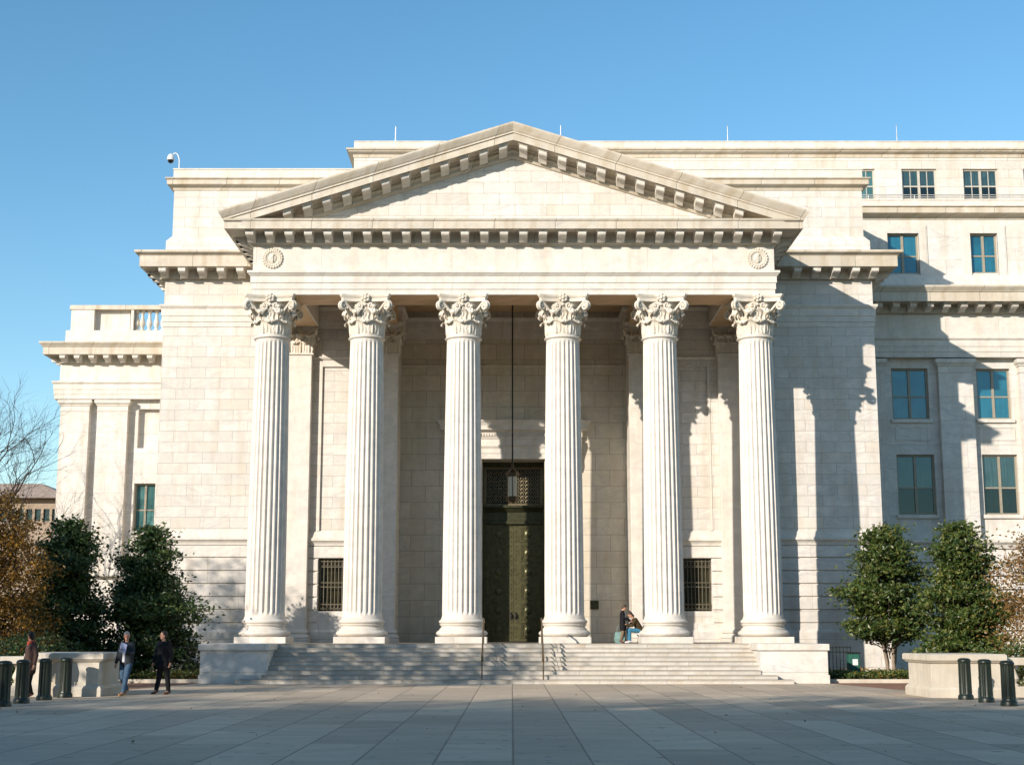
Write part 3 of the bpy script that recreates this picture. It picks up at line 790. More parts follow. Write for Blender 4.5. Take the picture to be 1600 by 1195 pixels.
# ------------------------------------------------------------------ pediment
YS = YF-1.22
xa, zap = W(801.8, 189.5, YS); xl, zl_ = W(344.5, 328, YS); xr, zr_ = W(1260, 326, YS)
zend = (zl_+zr_)/2
hs = [ZZ(189.5, YS)-ZZ(p, YF-q) for p, q in ((195, 1.21), (205.5, 1.07), (207, 1.05), (207.5, 1.0), (218.5, 1.0))]
tb = ZZ(189.5, YS)-ZZ(249, YF+.05)
prof = [(1.22, 0), (1.22, -.07), (1.18, -.15), (1.09, -.30), (1.05, -hs[2]+.06), (1.05, -hs[2]), (PROJ, -hs[2]-.01), (PROJ, -hs[4]), (.88, -hs[4]+.03), (.30, -hs[4]+.03), (.25, -hs[4]-.04), (.20, -hs[4]-.06), (.20, -tb+.30), (.12, -tb+.22), (.10, -tb+.10), (.04, -tb+.02), (-.10, -tb), (-.10, 0)]
bxl, bxr = XAL-PROJ*0, XAR
slope = (zap-zend)/(xa-xl)
rc = MB()
for sgn, XE in ((-1, XAL), (1, XAR)):
    sec0 = [(XE+sgn*o, YF-o, zap-slope*abs(XE+sgn*o-xa)+hh) for o, hh in prof]
    sec1 = [(xa, YF-o, zap+hh) for o, hh in prof]
    nseg = 1
    rc.loft([sec0, sec1])
# keep only what stands above the horizontal cornice: clip lower bed where it passes through it (hidden inside)
rak = rc.build('raking_cornice', M['trim_worn'], B)
bmx = bmesh.new(); bmx.from_mesh(rak.data)
geom = bmx.verts[:]+bmx.edges[:]+bmx.faces[:]
off = wloc(B)
res = bmesh.ops.bisect_plane(bmx, geom=geom, plane_co=Vector((0, 0, zc1-.13)), plane_no=(0, 0, 1), clear_inner=True)
bmx.to_mesh(rak.data); bmx.free()
# side gutters (sima along the flanks)
gp = [(1.22, zend), (1.22, zend-.07), (1.18, zend-.15), (1.09, zend-.30), (1.05, zc1+.002), (PROJ, zc1+.002), (.2, zc1+.002), (.2, zend)]
for sgn, XE in ((-1, XAL), (1, XAR)):
    a = [(XE+sgn*o, YF-o if o > .5 else YF-.5, z) for o, z in gp]; b = [(XE+sgn*o, YW+.2, z) for o, z in gp]
    MB().loft([a, b]).build('side_gutter', M['trim_worn'], B)
# raking modillions, at the same spacing as those below
rm = modillion_mesh(.37, .65, .40)
def rake_mod(x, sgn):
    o = mod0.copy(); COL.objects.link(o); o.parent = rak
    o.location = Vector((x, YF-.20, zap-slope*abs(x-xa)-hs[4]+.035))-wloc(rak)
    sh = Matrix(((1, 0, 0, 0), (0, 1, 0, 0), (-slope*sgn, 0, 1, 0), (0, 0, 0, 1)))
    return o, sh
# sheared mesh for each slope keeps the brackets upright with a sloping head
def sheared(sgn):
    s = MB(); mm = modillion_mesh(.37, .65, .40)
    s.v = [(x, y, z-slope*sgn*x) for x, y, z in mm.v]; s.f = mm.f
    me = bpy.data.meshes.new('modillion'); me.from_pydata(s.v, [], s.f); me.materials.append(M['trim'])
    b_ = bmesh.new(); b_.from_mesh(me); bmesh.ops.recalc_face_normals(b_, faces=b_.faces); b_.to_mesh(me); b_.free(); return me
mr, ml = sheared(1), sheared(-1)
spx = XX(802+30.5, 260, YF-.8)-XX(802, 260, YF-.8)
for sgn, me in ((-1, ml), (1, mr)):
    for k in range(12):
        x = xa+sgn*spx*(k+.52)
        ztop = zap-slope*abs(x-xa)-hs[4]
        if ztop-.32 < zc1: continue
        o = bpy.data.objects.new('modillion', me); COL.objects.link(o); o.parent = rak
        o.location = Vector((x, YF-.20, ztop+.03))-wloc(rak)
# tympanum
tz = lambda x: zap-slope*abs(x-xa)-.3
MB().extr([(XAL, zc1-.05), (XAR, zc1-.05), (XAR, max(tz(XAR), zc1)), (xa, tz(xa)), (XAL, max(tz(XAL), zc1))], 'y', YF+.05, YF+.6).build('tympanum', M['ashlar'], B)
# roof of the portico
MB().extr([(xl+.3, zend-.2), (xr-.3, zend-.2), (xr-.25, zend-.03), (xa, zap-.03), (xl+.25, zend-.03)], 'y', YF+.3, YW+2).build('portico_roof', M['trim_worn'], B)

# ------------------------------------------------------------------ pavilion entablature
def entab(Y, path, zs, proj, mat1='trim', mat2='trim_worn', back=-.4, modp=None, modw=.37, sima=True):
    # zs: arch0, arch1, frieze top, corona bottom, corona top, sima top
    a0, a1, f1, k0, k1, s1 = zs
    d = (a1-a0)
    MB().sweep([(back, a0), (.04, a0), (.04, a0+d*.27), (.07, a0+d*.28), (.07, a0+d*.55), (.10, a0+d*.56), (.10, a0+d*.82), (.19, a0+d*.92), (.19, a1), (back, a1)], path).build('architrave', M[mat1], B)
    pr = [(back, f1), (.03, f1), (.06, f1+.08), (.14, f1+.12), (.16, k0-.42), (.19, k0-.40), (.19, k0-.05), (.25, k0), (proj-.3, k0), (proj-.28, k0-.03), (proj-.2, k0-.03), (proj-.2, k1), (proj-.16, k1+.01), (proj-.13, k1+.06), (proj-.03, s1-.12), (proj, s1-.08), (proj, s1), (back, s1+.03)]
    return MB().sweep(pr, path).build('cornice', M[mat2], B)
ZE = [ZZ(511, YW), ZZ(476.5, YW), ZZ(446, YW)]
kpr = 1.12
zsp = (ZE[0], ZE[1], ZZ(437, YW), ZZ(415, YW-kpr+.2), ZZ(399, YW-kpr+.2), ZZ(390, YW-kpr))
lpath = [(XL, 86), (XL, YW), (XR, YW), (XR, YR)]
# architrave breaks forward over the pilasters, back in the door bay
apath = [(XL, 86), (XL, YW), (P1[0]-.1, YW), (P1[0]-.1, YP), (P2[1]+.1, YP), (P2[1]+.1, YD), (P5[0]-.1, YD), (P5[0]-.1, YP), (P6[1]+.1, YP), (P6[1]+.1, YW), (XR, YW), (XR, YR)]
a0, a1 = zsp[0], zsp[1]; d = a1-a0
MB().sweep([(-.01, a0), (.03, a0), (.03, a0+d*.22), (.06, a0+d*.23), (.06, a0+d*.48), (.09, a0+d*.49), (.09, a0+d*.80), (.17, a0+d*.92), (.17, a1), (-.01, a1)], apath).build('rear_architrave', M['trim'], B)
pr = lambda back, f1, k0, k1, s1, proj: [(back, f1), (.03, f1), (.06, f1+.06), (.14, f1+.10), (.19, k0-.42), (.19, k0-.05), (.25, k0), (proj-.3, k0), (proj-.28, k0-.03), (proj-.2, k0-.03), (proj-.2, k1), (proj-.16, k1+.01), (proj-.13, k1+.06), (proj-.03, s1-.12), (proj, s1-.08), (proj, s1), (back, s1+.03)]
pc = MB().sweep(pr(-.4, zsp[2], zsp[3], zsp[4], zsp[5], kpr), lpath).build('cornice', M['trim_worn'], B)
for p in (253.6, 284, 314, 344.5, 375, 1246.5, 1276.6, 1307.3, 1337.6, 1367.3):
    put_mod(mod0, pc, XX(p, 424, YW-.75), YW-.19, zsp[3]-.001)
for k in range(8):
    put_mod(mod0, pc, XL-.19, YW+.3+.82*k, zsp[3]-.001, pi*1.5)
    put_mod(mod0, pc, XR+.19, YW+.3+.82*k, zsp[3]-.001, pi*.5)
# attic
YA = 62.3
xal, xar = XX(271, 330, YA), XX(1347.5, 330, YA); zat = ZZ(276, YA-.35); zatop = ZZ(263.5, YA-.05)
m = MB()
m.box(xal, xar, YA, 84, zsp[5]-.1, zat)
at = m.build('attic', M['ashlar'], B)
zpl = ZZ(375, YA-.2)
apth = [(xal, 84), (xal, YA), (xar, YA), (xar, 71.2)]
MB().sweep([(-.1, zsp[5]-.05), (.22, zsp[5]-.05), (.22, zpl-.05), (.12, zpl+.08), (.03, zpl+.2), (-.1, zpl+.2)], apth).build('attic_base', M['ashlar_big'], B)
z1 = ZZ(288, YA-.3); z2 = ZZ(277, YA-.35)
MB().sweep([(-.1, z1-.22), (.03, z1-.2), (.06, z1-.08), (.14, z1-.04), (.26, z1), (.28, z1+.02), (.28, z2-.1), (.36, z2-.04), (.36, z2), (-.1, z2+.02)], apth).build('attic_cornice', M['trim_worn'], B)
MB().sweep([(-3, z2+.01), (.05, z2+.01), (.05, zatop-.08), (.08, zatop-.06), (.08, zatop), (-3, zatop)], apth).build('attic_parapet', M['trim'], B)

# ------------------------------------------------------------------ windows
def window(px0, px1, py0, py1, Y, glass, rows=2, cols=2, sub=1, dep=.22, sill=None, parent=None, fm='frame', fw=.09, mull=.12):
    cx = [XX(p, (py0+py1)/2, Y) for p in (px0, px1)]; a, b = cx; z0, z1 = ZZ(py1, Y), ZZ(py0, Y)
    y = Y+dep; m = MB()
    m.box(a, b, y-.06, y+.06, z0, z0+fw); m.box(a, b, y-.06, y+.06, z1-fw, z1)
    m.box(a, a+fw, y-.06, y+.06, z0+fw, z1-fw); m.box(b-fw, b, y-.06, y+.06, z0+fw, z1-fw)
    xc = (a+b)/2
    if cols > 1: m.box(xc-mull/2, xc+mull/2, y-.07, y+.06, z0+fw, z1-fw)
    zc = (z0+z1)/2-.05*(z1-z0)
    if rows > 1:
        m.box(a+fw, xc-mull/2, y-.04, y+.03, zc-.035, zc+.035); m.box(xc+mull/2, b-fw, y-.04, y+.03, zc-.035, zc+.035)
    if sub > 1:
        for (u0, u1) in ((a+fw, xc-mull/2), (xc+mull/2, b-fw)):
            for (w0, w1) in ((z0+fw, zc-.035), (zc+.035, z1-fw)): m.box((u0+u1)/2-.018, (u0+u1)/2+.018, y-.035, y+.02, w0, w1)
            m.box(u0, u1, y-.033, y+.018, (zc+z1-fw)/2-.0-.12, (zc+z1-fw)/2-.12+.001) if False else None
    wd = m.build('window', M[fm], parent or B)
    up_ = {'glass_dark': 'glass_mid'}.get(glass, glass)
    MB().box(a+.03, b-.03, y-.005, y+.01, z0+.03, zc).build('pane', M[glass], wd)
    MB().box(a+.03, b-.03, y-.004, y+.012, zc+.001, z1-.03).build('pane', M[up_], wd)
    if sill:
        MB().bev(a-.1, b+.1, Y-.12, Y+.14, z0-.17, z0, .01).build('sill', M['trim'], wd)
    return (a, b, z0, z1)

# ------------------------------------------------------------------ right wing
XE = 38.0
wn = []
YT = 71.0
for (a, b, c, d, g) in ((1393.5, 1451, 575.5, 655, 'glass_blue'), (1526.6, 1579.5, 576, 655, 'glass_blue'), (1402.5, 1462, 710, 804, 'glass_dark'), (1536.7, 1592, 710, 804, 'glass_dark')):
    wn.append(window(a, b, c, d, YR, g, sill=True))
for (a, b, c, d) in ((1387, 1436, 365, 428), (1516.5, 1559, 365, 427)):
    wn.append(window(a, b, c, d, YR, 'glass_blue'))
tp = [window(a, b, 264, 312, YT, g, sub=2, fm='frame_white', dep=.18) for a, b, g in ((1318, 1367.5, 'glass_teal'), (1409.5, 1464, 'glass_dark'), (1505.5, 1560, 'glass_dark'), (1600, 1655, 'glass_dark'))]
zk = (ZZ(560.5, YR), ZZ(529.5, YR), ZZ(495, YR), ZZ(474, YR-.9), ZZ(461, YR-.9), ZZ(450, YR-1.1))
zpr = ZZ(341, YR); zpt = ZZ(313, YR)
m = MB().wall(XR-.5, XE, 0, zpr+.3, YR, .3, wn); m.build('wing_wall', M['ashlar_big'], B)
wp = [(XR-.1, YR), (XE, YR)]
a0, a1 = zk[0], zk[1]; d = a1-a0
MB().sweep([(-.1, a0), (.42, a0), (.42, a0+d*.25), (.45, a0+d*.26), (.45, a0+d*.52), (.48, a0+d*.53), (.48, a0+d*.82), (.56, a0+d*.92), (.56, a1), (-.1, a1)], wp).build('wing_architrave', M['trim'], B)
MB().sweep([(-.1, a1+.002), (.42, a1+.002), (.42, zk[2]), (-.1, zk[2])], wp).build('wing_frieze', M['trim'], B)
wc = MB().sweep(pr(-.2, zk[2]+.001, zk[3], zk[4], zk[5], 1.3), [(XR-.1, YR-.42), (XE, YR-.42)]).build('wing_cornice', M['trim_worn'], B)
x0 = XX(1373.5, 480, YR-1.1); dxm = XX(1400, 480, YR-1.1)-x0
for k in range(14): put_mod(mod0, wc, x0+dxm*k, YR-.61, zk[3]-.001)
MB().sweep([(-.1, zk[5]), (.30, zk[5]), (.30, zk[5]+.35), (.26, zk[5]+.40), (.10, ZZ(431, YR)), (-.1, ZZ(431, YR))], wp).build('wing_blocking_course', M['trim'], B)
# window surrounds on third storey
for (a, b) in ((1387, 1436), (1516.5, 1559)):
    m = MB()
    xa_, xb_ = XX(a, 396, YR), XX(b, 396, YR); t, bt = ZZ(365, YR), ZZ(431, YR)
    for (e, q) in ((.42, .05), (.36, .07)):
        m.box(xa_-e, xa_-.001, YR-q, YR+.01, bt, t+e); m.box(xb_+.001, xb_+e, YR-q, YR+.01, bt, t+e); m.box(xa_-.001, xb_+.001, YR-q, YR+.01, t, t+e)
    m.build('window_surround', M['trim'], B)
# upper small cornice, parapet, rail
MB().sweep([(-.1, zpr-.1), (.03, zpr-.08), (.06, zpr+.02), (.20, zpr+.10), (.42, zpr+.14), (.44, zpr+.16), (.44, ZZ(328, YR)), (.52, ZZ(327, YR)), (.52, ZZ(325.7, YR)), (-.1, ZZ(325, YR))], wp).build('wing_upper_cornice', M['trim_worn'], B)
MB().sweep([(-.1, ZZ(325.5, YR)), (.12, ZZ(325.5, YR)), (.12, zpt-.06), (.15, zpt-.04), (.15, zpt), (-.6, zpt)], wp).build('wing_parapet', M['trim'], B)
MB().box(XR-.3, XE, YR+.2, YT+.3, zpt-.3, zpt-.05).build('wing_flat_roof', M['trim_worn'], B)
# high block
xh0 = XX(553, 250, YT); ztop = ZZ(220, YT-.1)
m = MB().wall(xh0, XE, ZZ(263, YT)-6, ZZ(232, YT), YT, .25, tp)
m.quad((xh0, YT, 15), (xh0, 90, 15), (xh0, 90, ZZ(232, YT)), (xh0, YT, ZZ(232, YT)))
m.build('high_block_wall', M['ashlar'], B)
hp = [(xh0, 90), (xh0, YT), (XE, YT)]
za, zb_ = ZZ(240, YT), ZZ(233, YT-.4)
MB().sweep([(-.3, za-.25), (.03, za-.23), (.05, za-.08), (.12, za-.04), (.26, za+.02), (.28, zb_-.02), (.36, zb_+.0), (.38, zb_+.08), (-.3, zb_+.1)], hp).build('high_block_cornice', M['trim_worn'], B)
MB().sweep([(-19, zb_+.09), (.04, zb_+.09), (.04, ztop-.07), (.07, ztop-.05), (.07, ztop), (-19, ztop)], hp[1:]).build('high_block_parapet', M['trim'], B)
MB().box(xh0+.02, xh0+.6, YT+.06, 88, zb_+.05, ztop-.01).build('high_block_return', M['trim'], B)
# giant pilasters
def wing_pil(px0, px1, Y, pcy, cap0, cap1, zbot, pr_=.42, mat='ashlar_big'):
    a, b = XX(px0, pcy, Y-pr_), XX(px1, pcy, Y-pr_)
    m = MB().box(a, b, Y-pr_, Y+.01, zbot, ZZ(cap1, Y-pr_)); p = m.build('pilaster', M[mat], B)
    c0_, c1_ = ZZ(cap1, Y-pr_), ZZ(cap0, Y-pr_); hh = c1_-c0_
    MB().loft([[(a-e, Y-pr_-e, z), (b+e, Y-pr_-e, z), (b+e, Y, z), (a-e, Y, z)] for e, z in ((.006, c0_-hh*.9), (.025, c0_-hh*.88), (.025, c0_-hh*.8), (.006, c0_-hh*.78), (.006, c0_), (.05, c0_+.01), (.06, c0_+hh*.2), (.13, c0_+hh*.42), (.15, c0_+hh*.5), (.15, c1_-.002))]).build('capital', M['trim'], p)
    return p
zwb = ZZ(843, YR)
wing_pil(1363, 1383.5, YR, 640, 561, 572, zwb); wing_pil(1469, 1522.5, YR, 640, 561, 572, zwb); wing_pil(1597, 1650, YR, 640, 561, 572, zwb)
MB().sweep([(-.1, ZZ(858, YR)), (.42, ZZ(858, YR)), (.48, ZZ(852, YR)), (.62, ZZ(848, YR)), (.62, ZZ(844, YR)), (.46, zwb), (-.1, zwb)], wp).build('string_course', M['trim'], B)
rust(XR, XE, YR-.36, [], ZZ(985, YR), ZZ(858.5, YR), 6)
MB().sweep([(-.1, 0), (.52, 0), (.52, ZZ(995, YR)), (.46, ZZ(986, YR)), (-.1, ZZ(986, YR))], wp).build('wall_base', M['ashlar_big'], B)
# panels under the upper windows
for (a, b) in ((1399, 1457), (1531, 1586)):
    m = MB()
    u0, u1 = XX(a, 678, YR), XX(b, 678, YR); q0, q1 = ZZ(688, YR), ZZ(667, YR)
    for (x0_, x1_, z0_, z1_) in ((u0, u1, q0, q0+.06), (u0, u1, q1-.06, q1), (u0, u0+.06, q0+.06, q1-.06), (u1-.06, u1, q0+.06, q1-.06)): m.box(x0_, x1_, YR-.035, YR+.01, z0_, z1_)
    m.build('apron_panel', M['trim'], B)

# ------------------------------------------------------------------ left wing
XLW = XX(101.7, 580, YL)
lw = [window(208, 241.5, 755, 830, YL, 'glass_teal', sill=True, dep=.35)]
xe = XL+.6
ZLt = ZZ(552, YL)
rp = (XX(214, 700, YL), XX(262, 700, YL), ZZ(700, YL), ZZ(639, YL), .35)
m = MB().wall(XLW, xe, 0, ZLt+.5, YL, .4, lw+[rp]); m.quad((XLW, YL, 0), (XLW, 95, 0), (XLW, 95, ZLt+.5), (XLW, YL, ZLt+.5))
m.quad((rp[0], YL+.35, rp[2]), (rp[1], YL+.35, rp[2]), (rp[1], YL+.35, rp[3]), (rp[0], YL+.35, rp[3]))
m.build('wing_wall', M['ashlar_big'], B)
lp = [(XLW, 95), (XLW, YL), (xe, YL)]
a0, a1 = ZZ(625, YL), ZZ(597.5, YL); d = a1-a0; po = .42
MB().sweep([(-.1, a0), (po, a0), (po, a0+d*.25), (po+.03, a0+d*.26), (po+.03, a0+d*.52), (po+.06, a0+d*.53), (po+.06, a0+d*.82), (po+.14, a0+d*.92), (po+.14, a1), (-.1, a1)], lp).build('wing_architrave', M['trim'], B)
MB().sweep([(-.1, a1+.002), (po*.5, a1+.002), (po*.5, ZZ(570.5, YL)), (-.1, ZZ(570.5, YL))], lp).build('wing_frieze', M['trim'], B)
k0, k1, s1 = ZZ(551.5, YL-1.3), ZZ(541, YL-1.3), ZZ(532, YL-1.5)
lp2 = [(XLW-.05, 95), (XLW-.05, YL-.2), (xe, YL-.2)]
lc = MB().sweep(pr(-.2, ZZ(570.5, YL), k0, k1, s1, 1.12), lp2).build('wing_cornice', M['trim_worn'], B)
for p in (98, 120.6, 143.3, 166.2, 189, 211.6, 234.5): put_mod(mod0, lc, XX(p, 557, YL-.9), YL-.39, k0-.001)
for k in range(4): put_mod(mod0, lc, XLW-.24, YL-.2+.5+.85*k, k0-.001, pi*1.5)
for (p0, p1) in ((94.5, 139.5), (152, 199.5)): wing_pil(p0, p1, YL, 642, 625, 634, ZZ(900, YL))
# parapet with piers and balusters
zq0, zq1, zq2 = s1+.02, ZZ(517, YL-.2), ZZ(479, YL-.2)
MB().box(XX(105.5, 523, YL), xe, YL-.35, YL+.5, zq0, zq1).build('parapet_base', M['trim'], B)
MB().box(XX(110.5, 500, YL), XX(203, 500, YL), YL+.05, YL+.4, zq1, zq2).build('parapet_panel', M['ashlar_big'], B)
for a, b in ((111, 147), (204.5, 208.5)): MB().box(XX(a, 500, YL-.3), XX(b, 500, YL-.3), YL-.3, YL+.45, zq1, zq2).build('parapet_pier', M['trim'], B)
MB().bev(XX(109.5, 481, YL-.3), xe, YL-.36, YL+.5, zq2-.2, zq2+.06, .03).build('parapet_coping', M['trim_worn'], B)
def baluster_mesh(h, r):
    pr_ = [(.9, 0), (.9, .10), (.62, .12), (.45, .17), (.75, .26), (1.0, .36), (.92, .46), (.6, .62), (.42, .76), (.40, .82), (.62, .84), (.45, .88), (.9, .91), (.9, 1.0)]
    return MB().lathe(0, 0, [(a*r, z*h) for a, z in pr_], 14)
bh = zq2-.2-zq1
bl = baluster_mesh(bh, .17); me_b = None
for k, p in enumerate((214.5, 222.5, 233.5, 244.5, 255)):
    if me_b is None:
        me_b = bpy.data.meshes.new('baluster'); me_b.from_pydata(bl.v, [], bl.f); me_b.materials.append(M['trim']); me_b.polygons.foreach_set('use_smooth', [True]*len(me_b.polygons)); me_b.set_sharp_from_angle(angle=radians(40))
    o = bpy.data.objects.new('baluster', me_b); COL.objects.link(o); o.parent = B; o.location = Vector((XX(p, 500, YL), YL+.05, zq1))-wloc(B)

# ------------------------------------------------------------------ rooftop things
def rod(px, py0, py1, Y, lab):
    x, z = W(px, py1, Y)
    MB().tube([(x, Y, z-.3), (x, Y, z+(ZZ(py0, Y)-z))], [.028, .014], 6).ball((x, Y, ZZ(py0, Y)), .03, 6, 4).box(x-.06, x+.06, Y-.06, Y+.06, z-.35, z-.28).build('lightning_rod', M['steel'], label=lab, cat='lightning rod', group='lightning rods along the roof edge')
rod(618, 198, 220, YT+.3, 'thin lightning rod left of the pediment apex on the upper roof')
rod(876, 196, 218, YT+.3, 'thin lightning rod just right of the pediment apex')
rod(1137, 197, 219, YT+.3, 'thin lightning rod on the roof above the right slope of the pediment')
rod(1401.5, 196, 219, YT+.3, 'thin lightning rod on the roof above the top storey windows')
cy = YA+.4; cx, cz = W(280, 263, cy)
cam_ = empty('security_camera', (cx, cy, cz), 'white dome security camera on a curved pole at the left roof corner', 'security camera')
R_ = .35; hx, hz = W(267, 246, cy)
pts = [(cx, cy, zatop-.02), (cx, cy, cz+.25)]+[(hx+(cx-hx)*(.5+.5*cos(t*pi/8)), cy, cz+.25+(hz-cz-.05)*sin(t*pi/8)) for t in range(1, 9)]
MB().tube(pts, .028, 7).build('pole', M['white_metal'], cam_, smooth=50)
MB().lathe(hx, cy, [(.05, hz+.16), (.10, hz+.12), (.15, hz+.02), (.17, hz-.08), (.17, hz-.14)][::-1], 14).build('housing', M['white_metal'], cam_, smooth=50)
MB().ball((hx, cy, hz-.15), .14, 12, 8).build('dome', M['black_dome'], cam_, smooth=80)
# roof railing of the right wing
rr = empty('roof_railing', (XR+3, YR+.3, zpt), 'thin metal railing along the flat roof below the top storey windows', 'railing')
xs0 = XX(1349, 306, YR)
m = MB()
zt_ = ZZ(303, YR)
for z in (zt_, (zt_+zpt)/2+.05): m.tube([(xs0, YR+.2, z), (XE, YR+.2, z)], .024, 6)
m.build('rail', M['steel'], rr)
m = MB()
for k in range(12):
    x = xs0+.3+2.3*k
    if x < XE: MB().tube([(x, YR+.2, zpt-.1), (x, YR+.2, zt_)], .022, 6).build('post', M['steel'], rr)

# ------------------------------------------------------------------ lantern
ly = 59.3; lx, lz0 = W(800.8, 783, ly); lz1 = ZZ(736, ly)
LN = empty('hanging_lantern', (lx, ly, lz0), 'tall bronze and frosted glass lantern hanging on a long rod before the door', 'lantern')
n6 = [(cos(pi/6+k*pi/3), sin(pi/6+k*pi/3)) for k in range(6)]
MB().tube([(lx, ly, lz1+.25), (lx, ly, 16.2)], .032, 8).build('rod', M['iron'], LN)
hh = lz1-lz0
MB().lathe(lx, ly, [(.05, lz0-.05), (.20, lz0), (.26, lz0+.02), (.26, lz0+.14*hh), (.22, lz0+.16*hh)], 6).build('base', M['lamp_metal'], LN)
MB().lathe(lx, ly, [(.24, lz0+.82*hh), (.28, lz0+.84*hh), (.28, lz0+.94*hh), (.20, lz0+hh), (.08, lz0+1.06*hh), (.05, lz0+1.16*hh), (.07, lz0+1.2*hh), (.03, lz0+1.26*hh)], 6).build('cap', M['lamp_metal'], LN)
MB().lathe(lx, ly, [(.19, lz0+.16*hh), (.19, lz0+.82*hh)], 12).build('glass', M['lamp_glass'], LN, smooth=60)
m = MB()
for c, s in n6: m.box(lx+c*.24-.018, lx+c*.24+.018, ly+s*.24-.018, ly+s*.24+.018, lz0+.14*hh, lz0+.84*hh)
m.build('frame', M['lamp_metal'], LN)
# plaque
a, b = XX(922, 944, YD), XX(935.5, 944, YD)
m = MB().bev(a, b, YD-.04, YD+.001, ZZ(951.5, YD), ZZ(938, YD), .01)
m.build('wall_plaque', M['bronze'], label='small dark square bronze plaque on the wall right of the door', cat='plaque')

# ------------------------------------------------------------------ handrails on the stairs
def handrail(px, lab):
    x = XX(px, 1060, 51.1)
    E = empty('stair_handrail', (x, 51.1, 0), lab, 'handrail', 'handrails on the front stairs')
    zr = lambda y: .94+(y-51.0)/TD*RH
    y1 = 51.0+8.6*TD
    MB().tube([(x, 51.0, .78), (x, 50.92, .86), (x, 50.98, .95), (x, 51.1, zr(51.1)), (x, y1, zr(y1)), (x, y1+.35, zr(y1)+.04), (x, y1+.42, zr(y1)-.06)], .030, 8).build('rail', M['rail'], E, smooth=50)
    MB().tube([(x, 51.15, zr(51.15)-.42), (x, y1, zr(y1)-.42)], .018, 6).build('lower_rail', M['rail'], E, smooth=50)
    for y, st in ((51.12, .0), (51.12+4*TD, 4), (y1-.05, 8.3)):
        zb = (int((y-51.0)/TD)+1)*RH
        MB().tube([(x, y, zb), (x, y, zr(y))], .024, 8).build('post', M['rail'], E, smooth=50)
    for k in range(1, 14):
        y = 51.12+(y1-51.2)*k/14
        if k in (6, ): continue
        zb = zr(y)-.42
        MB().tube([(x, y, zb), (x, y, zr(y))], .010, 5).build('baluster_bar', M['rail'], E)
handrail(753, 'bronze stair handrail left of the door, standing partly in shade')
handrail(849, 'bronze stair handrail right of the door, throwing a barred shadow on the steps')

# ------------------------------------------------------------------ low marble walls with balusters
def low_wall(side):
    if side < 0:
        E = empty('low_marble_wall', (-13, 41, 0), 'low marble pier and balustrade behind the bollards at the left edge of the plaza', 'low wall')
        xn = XX(155, 1087, 41.0)                 # near front corner
        x0, x1, yf, yb = XX(40, 1087, 41.0), xn, 41.0, 43.2
        bx0, bx1 = -19.5, x0
    else:
        E = empty('low_marble_wall', (13, 40.5, 0), 'low marble pier and balustrade behind the bollards at the right edge of the plaza', 'low wall')
        x0, x1, yf, yb = XX(1455, 1090, 40.3), XX(1571, 1090, 40.3), 40.3, 42.7
        bx0, bx1 = x1, 19.5
    zt = ZZ(1019.5, yf-.08) if side < 0 else ZZ(1021.5, yf-.08)
    H = zt
    MB().bev(x0+.05, x1-.05, yf+.05, yb-.05, 0, H-.24, .01).build('pier', M['parapet'], E)
    MB().loft([[(x0-e, yf-e, z), (x1+e, yf-e, z), (x1+e, yb+e, z), (x0-e, yb+e, z)] for e, z in ((.04, 0), (.04, .22), (.01, .28), (-.04, .32))]).build('pier_base', M['parapet'], E)
    MB().loft([[(x0-e, yf-e, z), (x1+e, yf-e, z), (x1+e, yb+e, z), (x0-e, yb+e, z)] for e, z in ((-.045, H-.26), (.0, H-.24), (.05, H-.19), (.08, H-.17), (.08, H-.03), (.04, H))]).build('coping', M['parapet'], E)
    ym = yf+.45
    MB().bev(bx0, bx1, ym-.2, ym+.25, 0, .30, .02).build('balustrade_base', M['parapet'], E)
    MB().bev(bx0, bx1, ym-.22, ym+.27, H-.30, H-.10, .03).build('balustrade_rail', M['parapet'], E)
    bl = baluster_mesh(H-.60, .14); me_ = bpy.data.meshes.new('baluster'); me_.from_pydata(bl.v, [], bl.f); me_.materials.append(M['parapet'])
    me_.polygons.foreach_set('use_smooth', [True]*len(me_.polygons)); me_.set_sharp_from_angle(angle=radians(40))
    xs = [bx1-.42-k*.42 for k in range(14)] if side < 0 else [bx0+.42+k*.42 for k in range(14)]
    for x in xs:
        if bx0+.1 < x < bx1-.1:
            o = bpy.data.objects.new('baluster', me_); COL.objects.link(o); o.parent = E; o.location = Vector((x, ym+.02, .30))-Vector(E.location)
low_wall(-1); low_wall(1)

# ------------------------------------------------------------------ bollards
def dist_of(py, z=0.0):
    t = -(ST+(597.5-py)/F*CT)/(CT-(597.5-py)/F*ST); return (EYE-z)/t
def make_bollard(loc, lab, h):
    E = empty('bollard', loc, lab, 'bollard', 'fluted dark green bollards on the plaza')
    x, y, z = loc; r = .17; secs = []
    for zz_, dp in ((.14, 0), (.17, .6), (.20, 1), (h-.16, 1), (h-.13, .6), (h-.11, 0)):
        ring = []
        rr = r*(1-.06*zz_/h)
        for i in range(12):
            for j in range(6):
                s = j/6; a = 2*pi*(i+s)/12; d = sin(pi*min(1, s/.8))**.8*.10*r*dp if s < .8 else 0
                ring.append((x+(rr-d)*cos(a), y+(rr-d)*sin(a), zz_))
        secs.append(ring)
    MB().loft(secs).build('shaft', M['bollard'], E, smooth=45)
    MB().lathe(x, y, [(.205, .0), (.205, .08), (.195, .12), (.175, .145)], 28).build('base', M['bollard'], E, smooth=35)
    MB().lathe(x, y, [(.165, h-.11), (.175, h-.09), (.175, h-.06), (.165, h-.05), (.15, h-.025), (.10, h-.006), (.02, h)], 28).build('cap', M['bollard'], E, smooth=45)
    return E
